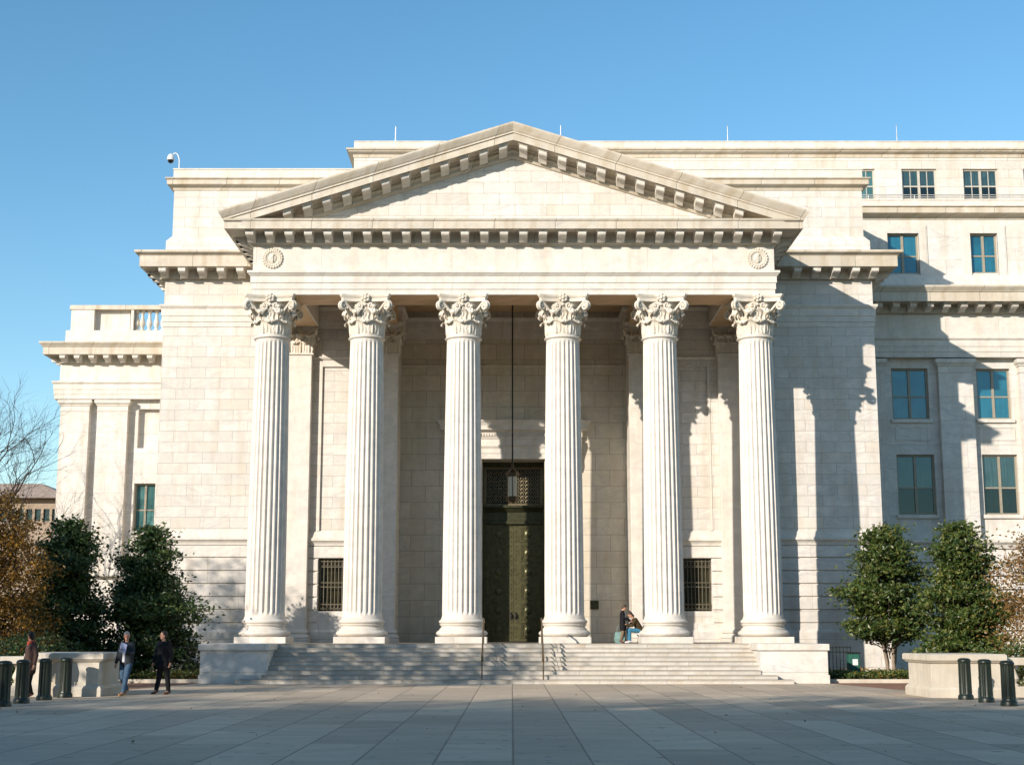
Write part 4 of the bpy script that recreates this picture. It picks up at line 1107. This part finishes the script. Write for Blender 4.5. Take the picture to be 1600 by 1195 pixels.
BO = [(4, 1104, 'dark green fluted bollard cut by the left edge of the photo'), (33, 1099, 'dark green fluted bollard beside the person in the dark coat'), (68.5, 1094, 'dark green fluted bollard, third from the left edge, by the low wall'), (101, 1090, 'dark green fluted bollard nearest to the walking man in denim'),
      (1509.5, 1093, 'dark green fluted bollard before the right low wall, nearest the building'), (1541.5, 1097.5, 'dark green fluted bollard between the two others on the right'), (1577, 1103, 'dark green fluted bollard nearest the right edge of the photo')]
b0 = None
for px, py, lab in BO:
    D = dist_of(py); loc = (XX(px, py, D), D, 0.012)
    if b0 is None: b0 = make_bollard(loc, lab, 1.10)
    else: tree_copy(b0, loc, random.uniform(0, 1), lab)

# ------------------------------------------------------------------ iron fences and box
def fence(x0, x1, Y, h, lab):
    E = empty('iron_fence', ((x0+x1)/2, Y, 0), lab, 'fence')
    m = MB(); n = int((x1-x0)/.13)
    for k in range(n+1):
        x = x0+(x1-x0)*k/n; m.box(x-.012, x+.012, Y-.012, Y+.012, .05, h)
    m.build('bars', M['iron'], E)
    m = MB(); 
    for z in (.15, h-.22, h-.05): m.box(x0, x1, Y-.02, Y+.02, z-.02, z+.02)
    m.build('rail', M['iron'], E)
fence(XX(262, 1040, 54.5), XPL-.12, 54.5, 1.28, 'black iron fence left of the stair podium under the evergreen')
fence(XPR+.12, XX(1330, 1040, 54.5), 54.5, 1.28, 'black iron fence right of the stair podium')
gx, gy = XX(1325, 1040, 54.2), 54.2; gx1 = XX(1342, 1040, 54.2); gz = ZZ(1020.5, gy)
GB = empty('utility_box', ((gx+gx1)/2, gy, 0), 'small green utility box beside the right iron fence', 'utility box')
MB().bev(gx, gx1, gy-.2, gy+.2, .1, gz, .02).build('cabinet', M['box_green'], GB)
MB().box(gx-.02, gx1+.02, gy-.23, gy+.23, gz+.001, gz+.05).build('lid', M['iron'], GB)
MB().box(gx+.13, gx1-.08, gy-.215, gy-.2, gz-.42, gz-.2).build('notice_plate', M['white_metal'], GB)

# ------------------------------------------------------------------ foliage
def leaf_mat(name, cols, tr=.25):
    m = NT(name)
    isl = m.n('ShaderNodeNewGeometry').outputs['Random Per Island']
    p = m.n('ShaderNodeTexCoord').outputs['Object']
    cr = m.n('ShaderNodeValToRGB'); m.L(isl, cr.inputs[0]); el = cr.color_ramp.elements
    el[0].position = 0; el[0].color = c4(cols[0]); el[1].position = 1; el[1].color = c4(cols[-1])
    for i, c in enumerate(cols[1:-1]): e = el.new((i+1)/(len(cols)-1)); e.color = c4(c)
    nz = m.noise(p, 1.3, 3)
    c = m.mix(m.rng(nz, .35, .65, 0, .55), cr.outputs[0], c4([q*.6 for q in cols[0]]))
    m.L(c, m.b.inputs['Base Color']); m.b.inputs['Roughness'].default_value = .42
    t = m.n('ShaderNodeBsdfTranslucent'); m.L(c, t.inputs[0])
    mx = m.n('ShaderNodeMixShader'); mx.inputs[0].default_value = tr
    m.L(m.b.outputs[0], mx.inputs[1]); m.L(t.outputs[0], mx.inputs[2]); m.L(mx.outputs[0], m.out.inputs[0]); return m.m
M['leaf_green'] = leaf_mat('holly_leaves', [(.03, .062, .014), (.065, .115, .022), (.11, .15, .03), (.22, .21, .05)])
M['leaf_dark'] = leaf_mat('evergreen_leaves', [(.025, .055, .016), (.05, .10, .025), (.085, .14, .035), (.16, .20, .055)])
M['leaf_autumn'] = leaf_mat('autumn_leaves', [(.12, .07, .016), (.24, .13, .022), (.38, .19, .026), (.50, .28, .035)])
M['leaf_brown'] = leaf_mat('brown_leaves', [(.16, .09, .035), (.26, .14, .045), (.36, .20, .06), (.22, .20, .05)])
M['bark'] = plain('bark', (.10, .075, .055), .9, 0, .3, 12, .2, .5, 30)
M['bark_grey'] = plain('grey_bark', (.045, .034, .03), .9, 0, .3, 12, .2, .5, 30)
M['bark_pale'] = plain('pale_bark', (.26, .21, .16), .9, 0, .25, 12, .2, .5, 30)

def leaves_into(mb, c, n, spread, size, rnd, flat=.6):
    v = mb.v; f = mb.f
    for _ in range(n):
        d = Vector((rnd.gauss(0, 1), rnd.gauss(0, 1), rnd.gauss(0, flat)))
        p = Vector(c)+d*spread*.5
        a = Vector((rnd.gauss(0, 1), rnd.gauss(0, 1), rnd.gauss(0, .7))).normalized()
        b = a.cross(Vector((rnd.gauss(0, 1), rnd.gauss(0, 1), rnd.gauss(0, 1)))).normalized()
        s = size*rnd.uniform(.7, 1.3); k = len(v); nn = a.cross(b)*s*.12
        v += [tuple(p-a*s*.5), tuple(p+b*s*.27+nn), tuple(p+a*s*.5), tuple(p-b*s*.27+nn)]
        f += [(k, k+1, k+2), (k, k+2, k+3)]
def crown_pt(rnd, prof, rx, ry, z0, z1, surf=.55):
    while True:
        t = rnd.random(); r = prof(t)
        if rnd.random() > r/1.0*1.0+.05: continue
        a = rnd.uniform(0, 2*pi); q = (rnd.random()**surf)
        return Vector((cos(a)*rx*r*q, sin(a)*ry*r*q, z0+(z1-z0)*t)), a, q
def crown_tree(name, base, prof, rx, z0, z1, ncl, nleaf, spread, size, mat, barkm, lab, cat, group=None, seed=1, ry=None, trunks=1, lump=.28, surf=.5, limb=True, flat=.6):
    rnd = random.Random(seed); ry = ry or rx; bx, by = base
    E = empty(name, (bx, by, 0), lab, cat, group)
    cen = []
    for i in range(ncl):
        p, a, q = crown_pt(rnd, prof, rx, ry, z0, z1, surf)
        k = 1+lump*mn.noise(Vector((cos(a)*1.6, sin(a)*1.6, p.z*.9))+Vector((seed*3.1, 0, 0)))*2
        p = Vector((p.x*k, p.y*k, p.z)); cen.append(p)
    mb = MB()
    for p in cen: leaves_into(mb, p+Vector((bx, by, 0)), nleaf, spread*rnd.uniform(.6, 1.3), size, rnd, flat)
    mb.build('crown', mat, E, normals=False)
    tb = MB()
    for t in range(trunks):
        a = 2*pi*t/trunks+.5; o = Vector((cos(a), sin(a), 0))*(.16 if trunks > 1 else 0)
        pts = []; hh = z1*.9
        for k in range(9):
            s = k/8; pts.append(Vector((bx, by, 0))+o*(1+s*2.5)+Vector((.06*sin(k*1.7+seed+t), .06*cos(k*1.3+seed), hh*s-.05)))
        r0 = .13 if trunks == 1 else .075
        tb.tube(pts, [r0*(1-.85*k/8) for k in range(9)], 8)
    if limb:
        for p in cen[::max(1, ncl//46)]:
            s = max(.12, (p.z-hypot(p.x, p.y)*.7)/ (z1*.95)); s = min(.85, s)
            q0 = Vector((bx, by, z1*.9*s)); q1 = p+Vector((bx, by, 0)); mid = (q0+q1)/2+Vector((0, 0, -.12))
            tb.tube([q0, mid, q1], [.030, .020, .008], 5)
    tb.build('trunk', barkm, E, smooth=60)
    return E
def pt(px, py, Y): x, z = W(px, py, Y); return x
# left evergreens
cone = lambda t: (1-t)**.62*(.82+.18*sin(t*14)) if t > .06 else .75
dome = lambda t: max(.0, sin(pi*min(1, .18+t*.82)))**.6
holly = lambda t: (1-t**1.6)**.75*(.86+.14*sin(t*17+1))
zt1 = ZZ(803, 50.5); zt2 = ZZ(818, 52.5)
tA = crown_tree('evergreen_tree', (XX(100, 950, 54.0), 54.0), lambda t: (1-t)**.62*(.84+.16*sin(t*19)), 2.15, .2, ZZ(812, 54.0), 330, 90, .60, .16, M['leaf_dark'], M['bark'], 'dark evergreen tree with a tall narrow tip, second tree from the left edge', 'tree', 'evergreens at the left corner of the building', 3, lump=.4, flat=.4)
tB = crown_tree('evergreen_tree', (XX(232, 950, 55.5), 55.5), lambda t: (1-t**1.35)**.75*(.84+.16*sin(t*18)), 2.1, .5, ZZ(826, 55.5), 340, 90, .60, .16, M['leaf_dark'], M['bark'], 'dark broad evergreen tree closest to the left stair podium', 'tree', 'evergreens at the left corner of the building', 8, lump=.4, flat=.4)
# right hollies
tC = crown_tree('holly_tree', (XX(1392, 1050, 57.0), 57.0), lambda t: max(0, (1-t**2.2))**.7*min(1, .45+t*3)*(.86+.14*sin(t*16)), 1.78, 1.45, ZZ(822, 57.0), 270, 85, .62, .165, M['leaf_green'], M['bark_pale'], 'green holly tree with pale bare stems right of the stair podium', 'tree', 'hollies at the right corner of the building', 5, trunks=4, lump=.42, flat=.32, surf=.42)
tD = crown_tree('holly_tree', (XX(1510, 1040, 53.0), 53.0), holly, 1.75, .6, ZZ(818, 53.0), 300, 90, .62, .165, M['leaf_green'], M['bark_pale'], 'green holly tree directly behind the right low marble wall', 'tree', 'hollies at the right corner of the building', 11, trunks=3, lump=.42, flat=.32, surf=.42)
crown_tree('autumn_tree', (XX(1634, 1040, 50.0), 50.0), dome, 1.5, .8, ZZ(826, 50.0), 190, 44, .7, .12, M['leaf_brown'], M['bark_pale'], 'thin tree with sparse brown leaves at the right edge of the photo', 'tree', None, 21, trunks=3)
crown_tree('autumn_tree', (XX(-8, 1000, 50.0), 50.0), dome, 1.7, .3, ZZ(775, 50.0), 380, 55, .55, .12, M['leaf_autumn'], M['bark_grey'], 'rusty brown and orange leaved tree at the left edge of the photo', 'tree', None, 17, trunks=3)

# bare tree
def bare_tree(name, base, h, lab, cat, seed, mat, spread=.5, depth=6, lean=(0, 0), r0=.22, twig_leaf=None, k0=3):
    rnd = random.Random(seed); E = empty(name, (base[0], base[1], 0), lab, cat)
    tb = MB(); tips = []
    def grow(p, d, L, r, lev):
        n = 4; pts = [p]; q = Vector(p); dd = Vector(d)
        for k in range(n):
            dd = (dd+Vector((rnd.gauss(0, .13), rnd.gauss(0, .13), rnd.gauss(.03, .09)))).normalized()
            q = q+dd*L/n; pts.append(Vector(q))
        tb.tube(pts, [r*(1-.42*k/n) for k in range(n+1)], 6 if lev < 3 else 4 if lev < 5 else 3, caps=False)
        if lev >= depth: tips.append(q); return
        nb = k0 if lev < 3 else 3
        for i in range(nb):
            a = rnd.uniform(0, 2*pi); o = dd.orthogonal().normalized(); o = Matrix.Rotation(a, 3, dd) @ o
            nd = (dd+o*rnd.uniform(spread*.6, spread*1.5)).normalized()
            st = pts[rnd.choice((2, 3, 4, 4))]
            grow(st, nd, L*rnd.uniform(.62, .86), r*rnd.uniform(.46, .60), lev+1)
    grow(Vector((base[0], base[1], -.05)), Vector((lean[0], lean[1], 1)).normalized(), h*.30, r0, 0)
    tb.build('branches', mat, E, smooth=60)
    if twig_leaf:
        mb = MB()
        for p in tips: leaves_into(mb, p, twig_leaf[0], twig_leaf[1], twig_leaf[2], rnd)
        mb.build('crown', twig_leaf[3], E, normals=False)
    return E
bare_tree('bare_tree', (XX(-70, 1000, 74), 74.0), 15.5, 'tall bare leafless tree whose twigs reach in from the left edge against the sky', 'tree', 4, M['bark_grey'], .55, 7, (.05, 0), .30)

# dark hedge behind the left balustrade, bed planting
def hedge(x0, x1, y0, y1, h, lab, seed, mat, n=900):
    rnd = random.Random(seed); mb = MB()
    for _ in range(n): leaves_into(mb, (rnd.uniform(x0, x1), rnd.uniform(y0, y1), .1+rnd.random()**.7*h), 12, .35, .12, rnd)
    return mb.build('hedge', mat, normals=False, label=lab, cat='hedge')
hedge(-24, -14.2, 44.5, 47.5, 1.5, 'dark evergreen hedge behind the left balustrade', 2, M['leaf_dark'])
hedge(14.5, 24, 44.5, 46.5, 1.25, 'green hedge behind the right balustrade and low wall', 6, M['leaf_green'], 700)
rnd = random.Random(9); mb = MB()
for _ in range(1500):
    x = rnd.choice((rnd.uniform(11.6, 22), rnd.uniform(-22, -11.5)))
    leaves_into(mb, (x, rnd.uniform(52.6, 60), .12+rnd.random()*.15), 9, .45, .10, rnd, .3)
mb.build('ground_cover', M['leaf_autumn'], normals=False, kind='stuff')
rnd = random.Random(19); mb = MB()
for _ in range(900):
    x = rnd.choice((rnd.uniform(11.6, 15), rnd.uniform(-16, -11.5)))
    leaves_into(mb, (x, rnd.uniform(52.6, 54.4), .2+rnd.random()*.15), 8, .35, .10, rnd, .3)
mb.build('ground_cover', M['leaf_green'], normals=False, kind='stuff')

rnd = random.Random(77); mb = MB()
for _ in range(110):
    sx = rnd.choice((-1, 1)); x = sx*(14-abs(rnd.gauss(0, 5))) if rnd.random() < .7 else rnd.uniform(-12, 12)
    leaves_into(mb, (x, rnd.uniform(19, 50.5), .022), 1, .05, .06, rnd, .02)
mb.build('fallen_leaves', M['leaf_autumn'], normals=False, kind='stuff')

# ------------------------------------------------------------------ far building at the left
fb = empty('far_building', (-52, 140, 0), 'distant tan building with a strip of dark windows and a brown roof at the left', 'building')
M['far'] = plain('tan_stone', (.34, .26, .19), .8, 0, .15, 1)
M['roof'] = plain('brown_roof', (.42, .31, .23), .8, 0, .2, 2)
Yb = 140; zA, zB = ZZ(838, Yb), ZZ(797, Yb); xa0, xb0 = XX(-200, 820, Yb), XX(96, 820, Yb)
ws = [(XX(54+k*13.5, 806, Yb), XX(63.5+k*13.5, 806, Yb), ZZ(814, Yb), ZZ(795, Yb)) for k in range(-14, 3)]
MB().wall(xa0, xb0, 0, ZZ(778, Yb), Yb, .5, ws).quad((xb0, Yb, 0), (xb0, Yb+20, 0), (xb0, Yb+20, ZZ(778, Yb)), (xb0, Yb, ZZ(778, Yb))).build('wall', M['far'], fb)
for q in ws:
    wq = MB().box(q[0], q[1], Yb+.25, Yb+.3, q[2], q[3]).build('window', M['glass_dark'], fb)
zr0 = ZZ(779, Yb)
MB().loft([[(xa0-1, Yb-1, zr0), (xb0+1, Yb-1, zr0), (xb0+1, Yb+21, zr0), (xa0-1, Yb+21, zr0)], [(xa0+8, Yb+9, zr0+2.4), (XX(18, 750, Yb), Yb+9, zr0+2.4), (XX(18, 750, Yb), Yb+11, zr0+2.4), (xa0+8, Yb+11, zr0+2.4)]]).build('roof', M['roof'], fb)

# ------------------------------------------------------------------ people
def fused(name, caps, balls, mat, parent, voxel=.012, smooth=6):
    """capsules (p0, p1, r0, r1) and ellipsoids (centre, three axis vectors) fused into one continuous skin by a voxel remesh"""
    mb = MB()
    for p0, p1, r0, r1 in caps:
        p0, p1 = Vector(p0), Vector(p1); n = 5
        mb.tube([p0.lerp(p1, k/n) for k in range(n+1)], [r0+(r1-r0)*k/n for k in range(n+1)], 14)
        mb.ball(p0, r0, 14, 10); mb.ball(p1, r1, 14, 10)
    for c, ax, ay, az in balls:
        b = MB(); b.ball((0, 0, 0), 1, 18, 12)
        mb.add([Vector(c)+Vector(ax)*v[0]+Vector(ay)*v[1]+Vector(az)*v[2] for v in b.v], b.f)
    me = bpy.data.meshes.new(name); me.from_pydata([tuple(v) for v in mb.v], [], mb.f); me.materials.append(mat)
    b_ = bmesh.new(); b_.from_mesh(me); bmesh.ops.recalc_face_normals(b_, faces=b_.faces); b_.to_mesh(me); b_.free()
    o = bpy.data.objects.new(name, me); COL.objects.link(o); o.parent = parent
    rm_ = o.modifiers.new('remesh', 'REMESH'); rm_.mode = 'VOXEL'; rm_.voxel_size = voxel; rm_.use_smooth_shade = True
    if smooth: sm_ = o.modifiers.new('smooth', 'SMOOTH'); sm_.factor = .5; sm_.iterations = smooth
    return o
def person(loc, rz, lab, J, looks, scale=1.0, group=None):
    """J: joints in metres for a 1.75 m figure looking along -y; looks: clothing"""
    E = empty('person', loc, lab, 'person', group, rz); E.scale = (scale,)*3
    V = {k: Vector(v) for k, v in J.items()}
    P, C, N, Hd = V['pelvis'], V['chest'], V['neck'], V['head']
    X = Vector((1, 0, 0)); spine = (C-P).normalized(); dep = X.cross(spine)
    fwd = Vector(J.get('look', (0, -1, 0))).normalized(); up = (Hd-N).normalized()
    up = (up-fwd*up.dot(fwd)).normalized(); sid = fwd.cross(up).normalized()
    hc = Hd+up*.015
    caps = []; balls = []
    for q in (-1, 1):
        caps += [(P+X*q*.055, C+X*q*.075, .105, .105), (C+X*q*.06, V['sh'+('l' if q > 0 else 'r')]-X*q*.02, .085, .058)]
    caps += [(C+spine*.08, N, .075, .052), (N, Hd-up*.03, .052, .050)]
    balls += [(hc+up*.02-fwd*.005, sid*.077, fwd*.096, up*.112), (hc-up*.065+fwd*.030, sid*.054, fwd*.055, up*.055),
              (hc+fwd*.098-up*.012, sid*.011, fwd*.022, up*.020), (hc+fwd*.088-up*.062, sid*.024, fwd*.012, up*.008), (hc+fwd*.084+up*.030, sid*.045, fwd*.012, up*.010)]
    for q in (-1, 1): balls.append((hc+sid*q*.080-up*.01, sid*.010, fwd*.018, up*.030))
    for s_ in 'lr':
        d = (V['wr'+s_]-V['el'+s_]).normalized()
        caps += [(V['sh'+s_], V['el'+s_], .052, .042), (V['el'+s_], V['wr'+s_], .041, .027)]
        sd = Vector((0, -1, 0)) if abs(d.z) > .8 else d.cross(Vector((0, 0, 1))).normalized()
        nn = d.cross(sd).normalized()*(1 if s_ == 'l' else -1); w = V['wr'+s_]
        balls.append((w+d*.050, sd*.038, nn*.017, d*.050))
        for off, L in ((-.029, .062), (-.010, .076), (.010, .071), (.028, .056)):
            a = w+d*.085+sd*off; b = a+d*L*.5+nn*.008; c = b+d*L*.42+nn*.026
            caps += [(a, b, .0105, .0095), (b, c, .0095, .008)]
        a = w+d*.030-sd*.034; b = a+d*.036-sd*.020+nn*.01; c = b+d*.026+nn*.016
        caps += [(a, b, .0125, .011), (b, c, .0105, .009)]
        caps += [(V['hip'+s_], V['kn'+s_], .088, .055), (V['kn'+s_], V['an'+s_], .056, .036), (V['an'+s_], V['to'+s_], .036, .028)]
    fused('body', caps, balls, M[looks['skin']], E, .0075, 2)
    # coat or jacket
    T = looks.get('long', .12); caps = []
    for q, s_ in ((-1, 'r'), (1, 'l')):
        hem = P.lerp((V['kn'+s_]+V['hip'+s_]*0), T)+X*q*.02
        caps += [(P+X*q*.075, C+X*q*.085, .132, .128), (P+X*q*.075, hem, .132, .125+.02*(T > .2)), (C+X*q*.07, V['sh'+s_]-X*q*.025, .105, .082),
                 (V['sh'+s_], V['el'+s_], .076, .062), (V['el'+s_], V['el'+s_].lerp(V['wr'+s_], .90), .060, .046)]
    caps += [(C+spine*.07, C.lerp(N, .72), .095, .072)]
    fused('jacket', caps, [], M[looks['jacket']], E, .013, 5)
    caps = []
    for q, s_ in ((-1, 'r'), (1, 'l')):
        caps += [(P+X*q*.05, V['hip'+s_], .118, .108), (V['hip'+s_], V['kn'+s_], .106, .078), (V['kn'+s_], V['kn'+s_].lerp(V['an'+s_], .92), .077, .064)]
        d = V['to'+s_]-V['an'+s_]; a = V['an'+s_]+Vector((0, 0, -.03))
        fused('shoe', [(a-d*.25, a+d*.5, .048, .047), (a+d*.5, V['to'+s_]+d*.1, .045, .036)], [], M[looks.get('shoe', 'shoe')], E, .010, 3)
    fused('trousers', caps, [], M[looks['trousers']], E, .012, 5)
    hb_ = [(hc+up*.045-fwd*.018, sid*.086, fwd*.094, up*.100), (hc-up*.01-fwd*.050, sid*.080, fwd*.058, up*.085)]
    if looks.get('bun'): hb_.append((hc+up*.13-fwd*.05, sid*.055, fwd*.055, up*.05)); hb_.append((hc-up*.08-fwd*.06, sid*.07, fwd*.05, up*.08))
    fused('hair', [], hb_, M[looks['hair']], E, .010, 2)
    ey = MB()
    for q in (-1, 1): ey.ball(hc+fwd*.083+sid*q*.030+up*.012, .0095, 8, 6)
    eo = ey.build('eyes', M['eye'], None); eo.parent = E
    if looks.get('shirt'):
        a, b = C.lerp(N, .35)+dep*.0+Vector((0, -.105, 0)), P.lerp(C, .02)+Vector((0, -.128, 0))
        fused('shirt', [(a, a.lerp(b, .5), .034, .045), (a.lerp(b, .5), b, .045, .048)], [], M[looks['shirt']], E, .01, 2)
    if looks.get('scarf'):
        s_ = MB()
        s_.tube([N+(sid*cos(k*pi/5)+fwd*sin(k*pi/5))*.070+Vector((0, 0, .0)) for k in range(11)], .042, 8)
        s_.tube([N+fwd*.10, N+fwd*.13-Vector((0, 0, .14)), N+fwd*.13-Vector((0, 0, .28))], [.035, .045, .03], 8)
        so = s_.build('scarf', M[looks['scarf']], None, smooth=80); so.parent = E
    return E
def walk(stride=.25, arml=None, armr=None, lift=0.0):
    J = dict(pelvis=(0, 0, .95), chest=(0, -.01, 1.32), neck=(0, -.01, 1.50), head=(0, -.03, 1.635),
             shl=(.17, 0, 1.42), shr=(-.17, 0, 1.42), ell=(.24, .05, 1.14), elr=(-.25, -.02, 1.14), wrl=(.25, .0, .90), wrr=(-.27, -.10, .90),
             hipl=(.09, 0, .90), hipr=(-.09, 0, .90), knl=(.10, -stride*.55, .50), knr=(-.10, -.02, .50), anl=(.10, -stride, .09), anr=(-.10, stride*.9, .12+lift),
             tol=(.11, -stride-.17, .04), tor=(-.11, stride*.9-.14, .05+lift*.5))
    if arml: J['ell'], J['wrl'] = arml
    if armr: J['elr'], J['wrr'] = armr
    return J
# walking man, facing the camera and turned a little to his right (our left)
D = 41.6; px_ = XX(195, 1087, D)
J = walk(.26, arml=((.23, -.06, 1.16), (.06, -.24, 1.26)), lift=.04)
J['look'] = (.45, -.9, -.18)
P_A = person((px_, D, .012), radians(-18), 'grey haired man in dark jacket and jeans walking with papers at his chest', J, dict(skin='skin_warm', jacket='cloth_jacket', trousers='cloth_denim', hair='hair_grey', shirt='cloth_white', shoe='shoe_tan'), 1.0)
# papers in his hand
pm = MB(); 
for k in range(4):
    a = radians(12*k-20); pm.box(-.10, .10, -.004+k*.006, .0+k*.006, -.14+.01*k, .13)
pp = pm.build('papers', M['paper'], label='fold of blue and white papers held by the walking man', cat='papers')
pp.location = P_A.matrix_basis @ Vector((.03, -.31, 1.31)) if False else Vector((px_, D, .012))+Matrix.Rotation(radians(-18), 3, 'Z') @ Vector((.07, -.30, 1.33)); pp.rotation_euler = (.2, .35, radians(-18))
D2 = 42.4; px2 = XX(253, 1083, D2)
J = walk(-.16, lift=.0); J['look'] = (-.5, -.85, 0)
person((px2, D2, .012), radians(-25), 'person in a long black coat and dark trousers walking in the shade of the evergreen', J, dict(skin='skin', jacket='cloth_black', trousers='cloth_black', hair='hair_brown', long=.35), 1.01)
D3 = 40.2; px3 = XX(45, 1091, D3)
J = walk(.10); J['look'] = (-.9, -.4, 0)
person((px3, D3, .012), radians(-50), 'person in a dark coat and red scarf standing between bollards at the left', J, dict(skin='skin', jacket='cloth_maroon', trousers='cloth_black', hair='hair_brown', scarf='cloth_red', long=.5), 1.0)
# pair on the landing
D4 = 57.2; x4 = XX(973, 1005, D4)
J = walk(.08, arml=((.20, -.10, 1.16), (.12, -.40, 1.02)), armr=((-.20, -.08, 1.16), (-.10, -.36, 1.0)))
J['head'] = (0, -.09, 1.61); J['look'] = (0, -.8, -.55)
person((x4, D4, ZL), radians(82), 'person in black coat and khaki trousers standing head bowed on the landing', J, dict(skin='skin', jacket='cloth_black', trousers='cloth_khaki', hair='hair_brown', shirt='cloth_white', long=.62), .84)
bg = MB().loft([[(-.17, -.11, 0), (.17, -.11, 0), (.17, .11, 0), (-.17, .11, 0)], [(-.20, -.13, .15), (.20, -.13, .15), (.20, .13, .15), (-.20, .13, .15)], [(-.17, -.08, .42), (.17, -.08, .42), (.17, .08, .42), (-.17, .08, .42)]])
bg.tube([(-.10, 0, .40), (-.09, 0, .60), (0, 0, .68), (.09, 0, .60), (.10, 0, .40)], .012, 6)
bo = bg.build('tote_bag', M['bag_teal'], label='pale teal bag behind the legs of the standing person on the landing', cat='bag'); bo.location = (x4-.12, D4+.05, ZL)
x5 = XX(999, 1005, D4)
J = dict(pelvis=(0, .05, .52), chest=(0, -.16, .86), neck=(0, -.25, 1.0), head=(0, -.34, 1.12), look=(0, -.75, -.6),
         shl=(.17, -.17, .94), shr=(-.17, -.17, .94), ell=(.22, -.33, .70), elr=(-.22, -.33, .70), wrl=(.10, -.52, .74), wrr=(-.10, -.52, .74),
         hipl=(.10, .02, .50), hipr=(-.10, .02, .50), knl=(.12, -.42, .52), knr=(-.12, -.42, .52), anl=(.12, -.42, .10), anr=(-.12, -.40, .10), tol=(.13, -.58, .04), tor=(-.13, -.56, .04))
person((x5, D4+.05, ZL), radians(-82), 'person in brown coat and blue jeans sitting bent over beside the column', J, dict(skin='skin', jacket='cloth_olive', trousers='cloth_denim_b', hair='hair_brown', bun=True, shoe='cloth_white'), .96)
sx_ = x5+.06
so = empty('folding_stool', (sx_, D4+.05, ZL), 'small folding stool under the seated person on the landing', 'stool')
MB().bev(sx_-.18, sx_+.18, D4-.12, D4+.22, ZL+.34, ZL+.38, .01).build('seat', M['cloth_white'], so)
for a, b in ((-.15, -.09), (.15, -.09), (-.15, .19), (.15, .19)): MB().tube([(sx_+a, D4+b, ZL), (sx_-a, D4+b, ZL+.35)], .014, 6).build('leg', M['cloth_maroon'], so)

# ------------------------------------------------------------------ trees and buildings behind the camera that shade the plaza
SHD = True
SUN_AZ, SUN_EL = radians(39.5), radians(19.9)
def behind_tree(base, rx, z0, z1, seed, ncl=200, nl=34, spread=1.6, size=.5, prof=dome):
    return crown_tree('street_tree', base, prof, rx, z0, z1, ncl, nl, spread, size, M['leaf_autumn'], M['bark'], 'unseen leafy street tree shading the plaza', 'tree', 'street trees behind the viewpoint', seed, limb=False)
SDX, SDY, SDZ = sin(SUN_AZ), cos(SUN_AZ), tan(SUN_EL)
if SHD:
    def caster(tx, ty, tz, back):   # a place from which a thing throws its shade on target (tx,ty,tz)
        return tx-SDX*back, ty-SDY*back, tz+SDZ*back
    # long terrace of houses behind: straight roof edge shading the near plaza
    bx, by, bz = caster(0, 34.2, 0, 62)
    hb = empty('row_building', (bx, by, 0), 'long stone office block behind the viewpoint', 'building')
    MB().box(bx-60, bx+75, by-14, by, 0, bz).build('wall', M['far'], hb)
    # street trees over the roof edge make it ragged
    for i in range(7):
        behind_tree((bx-33+10.5*i+(i*7 % 4), by+3+(i*5 % 3)), 4.6+(i % 3)*.6, bz-5, bz+.3+(i*3 % 4)*.35, 31+i, 80, 22)
    for bx_, by_, sd_ in ((-20, 9, 61), (20, 7, 63)):  # side trees added out of view to darken the shaded plaza
        behind_tree((bx_, by_), 5.0, 3.2, 10.5, sd_, 220, 30)
    # garden trees left of the plaza, outside the picture, that dapple the stairs and the left columns
    for i, (tx, ty, tz, back, rx, hh, sd, nc, nl) in enumerate(((-9.8, 51.9, .6, 27, 2.6, 1.7, 41, 110, 16), (-5.0, 52.8, .7, 26, 2.6, 1.3, 42, 100, 16), (-.8, 52.8, .5, 27, 2.0, 1.2, 45, 60, 14),
                                                        (-12.0, 61.0, 2.0, 32, 3.2, 2.8, 44, 110, 14), (-8.6, 45.5, .4, 24, 1.2, .8, 48, 40, 16), (-14.6, 53.5, 3.0, 25, 3.0, 2.6, 46, 45, 16), (-18.5, 53.5, 4.0, 24, 2.4, 2.4, 47, 70, 18))):
        cx_, cy_, cz_ = caster(tx, ty, tz, back)
        crown_tree('garden_tree', (cx_, cy_), dome, rx, cz_-hh, cz_+hh, int(nc*1.12), nl, 1.1, .30, M['leaf_autumn'], M['bark'], 'tall autumn garden tree standing left of the plaza', 'tree', 'garden trees left of the plaza', sd, limb=True)

# ------------------------------------------------------------------ light, sky, camera
world = bpy.data.worlds.new('World'); S.world = world; world.use_nodes = True
wt = world.node_tree; bgN = wt.nodes['Background']
sky = wt.nodes.new('ShaderNodeTexSky'); sky.sky_type = 'NISHITA'; sky.sun_disc = False
sky.sun_elevation = SUN_EL; sky.sun_rotation = pi+SUN_AZ
sky.air_density = 1.0; sky.dust_density = .25; sky.ozone_density = 1.6
hs_ = wt.nodes.new('ShaderNodeHueSaturation'); hs_.inputs['Saturation'].default_value = 1.25; hs_.inputs['Hue'].default_value = .491
wt.links.new(sky.outputs[0], hs_.inputs['Color']); wt.links.new(hs_.outputs[0], bgN.inputs[0]); bgN.inputs[1].default_value = .138
ld = bpy.data.lights.new('sun', 'SUN'); ld.energy = 4.6; ld.angle = radians(.53); ld.color = (1, .895, .78)
lo = bpy.data.objects.new('sun', ld); COL.objects.link(lo)
dv = Vector((SDX, SDY, -SDZ)).normalized(); lo.rotation_euler = dv.to_track_quat('-Z', 'Y').to_euler()
cd = bpy.data.cameras.new('camera'); co = bpy.data.objects.new('camera', cd); COL.objects.link(co)
cd.sensor_width = 36; cd.lens = F/1600*36; cd.clip_end = 3000; cd.clip_start = .1
co.location = (0, 0, EYE); co.rotation_euler = (pi/2+TH, 0, 0)
S.camera = co
S.view_settings.view_transform = 'Standard'; S.view_settings.look = 'None'
S.view_settings.exposure = .44; S.view_settings.gamma = 1
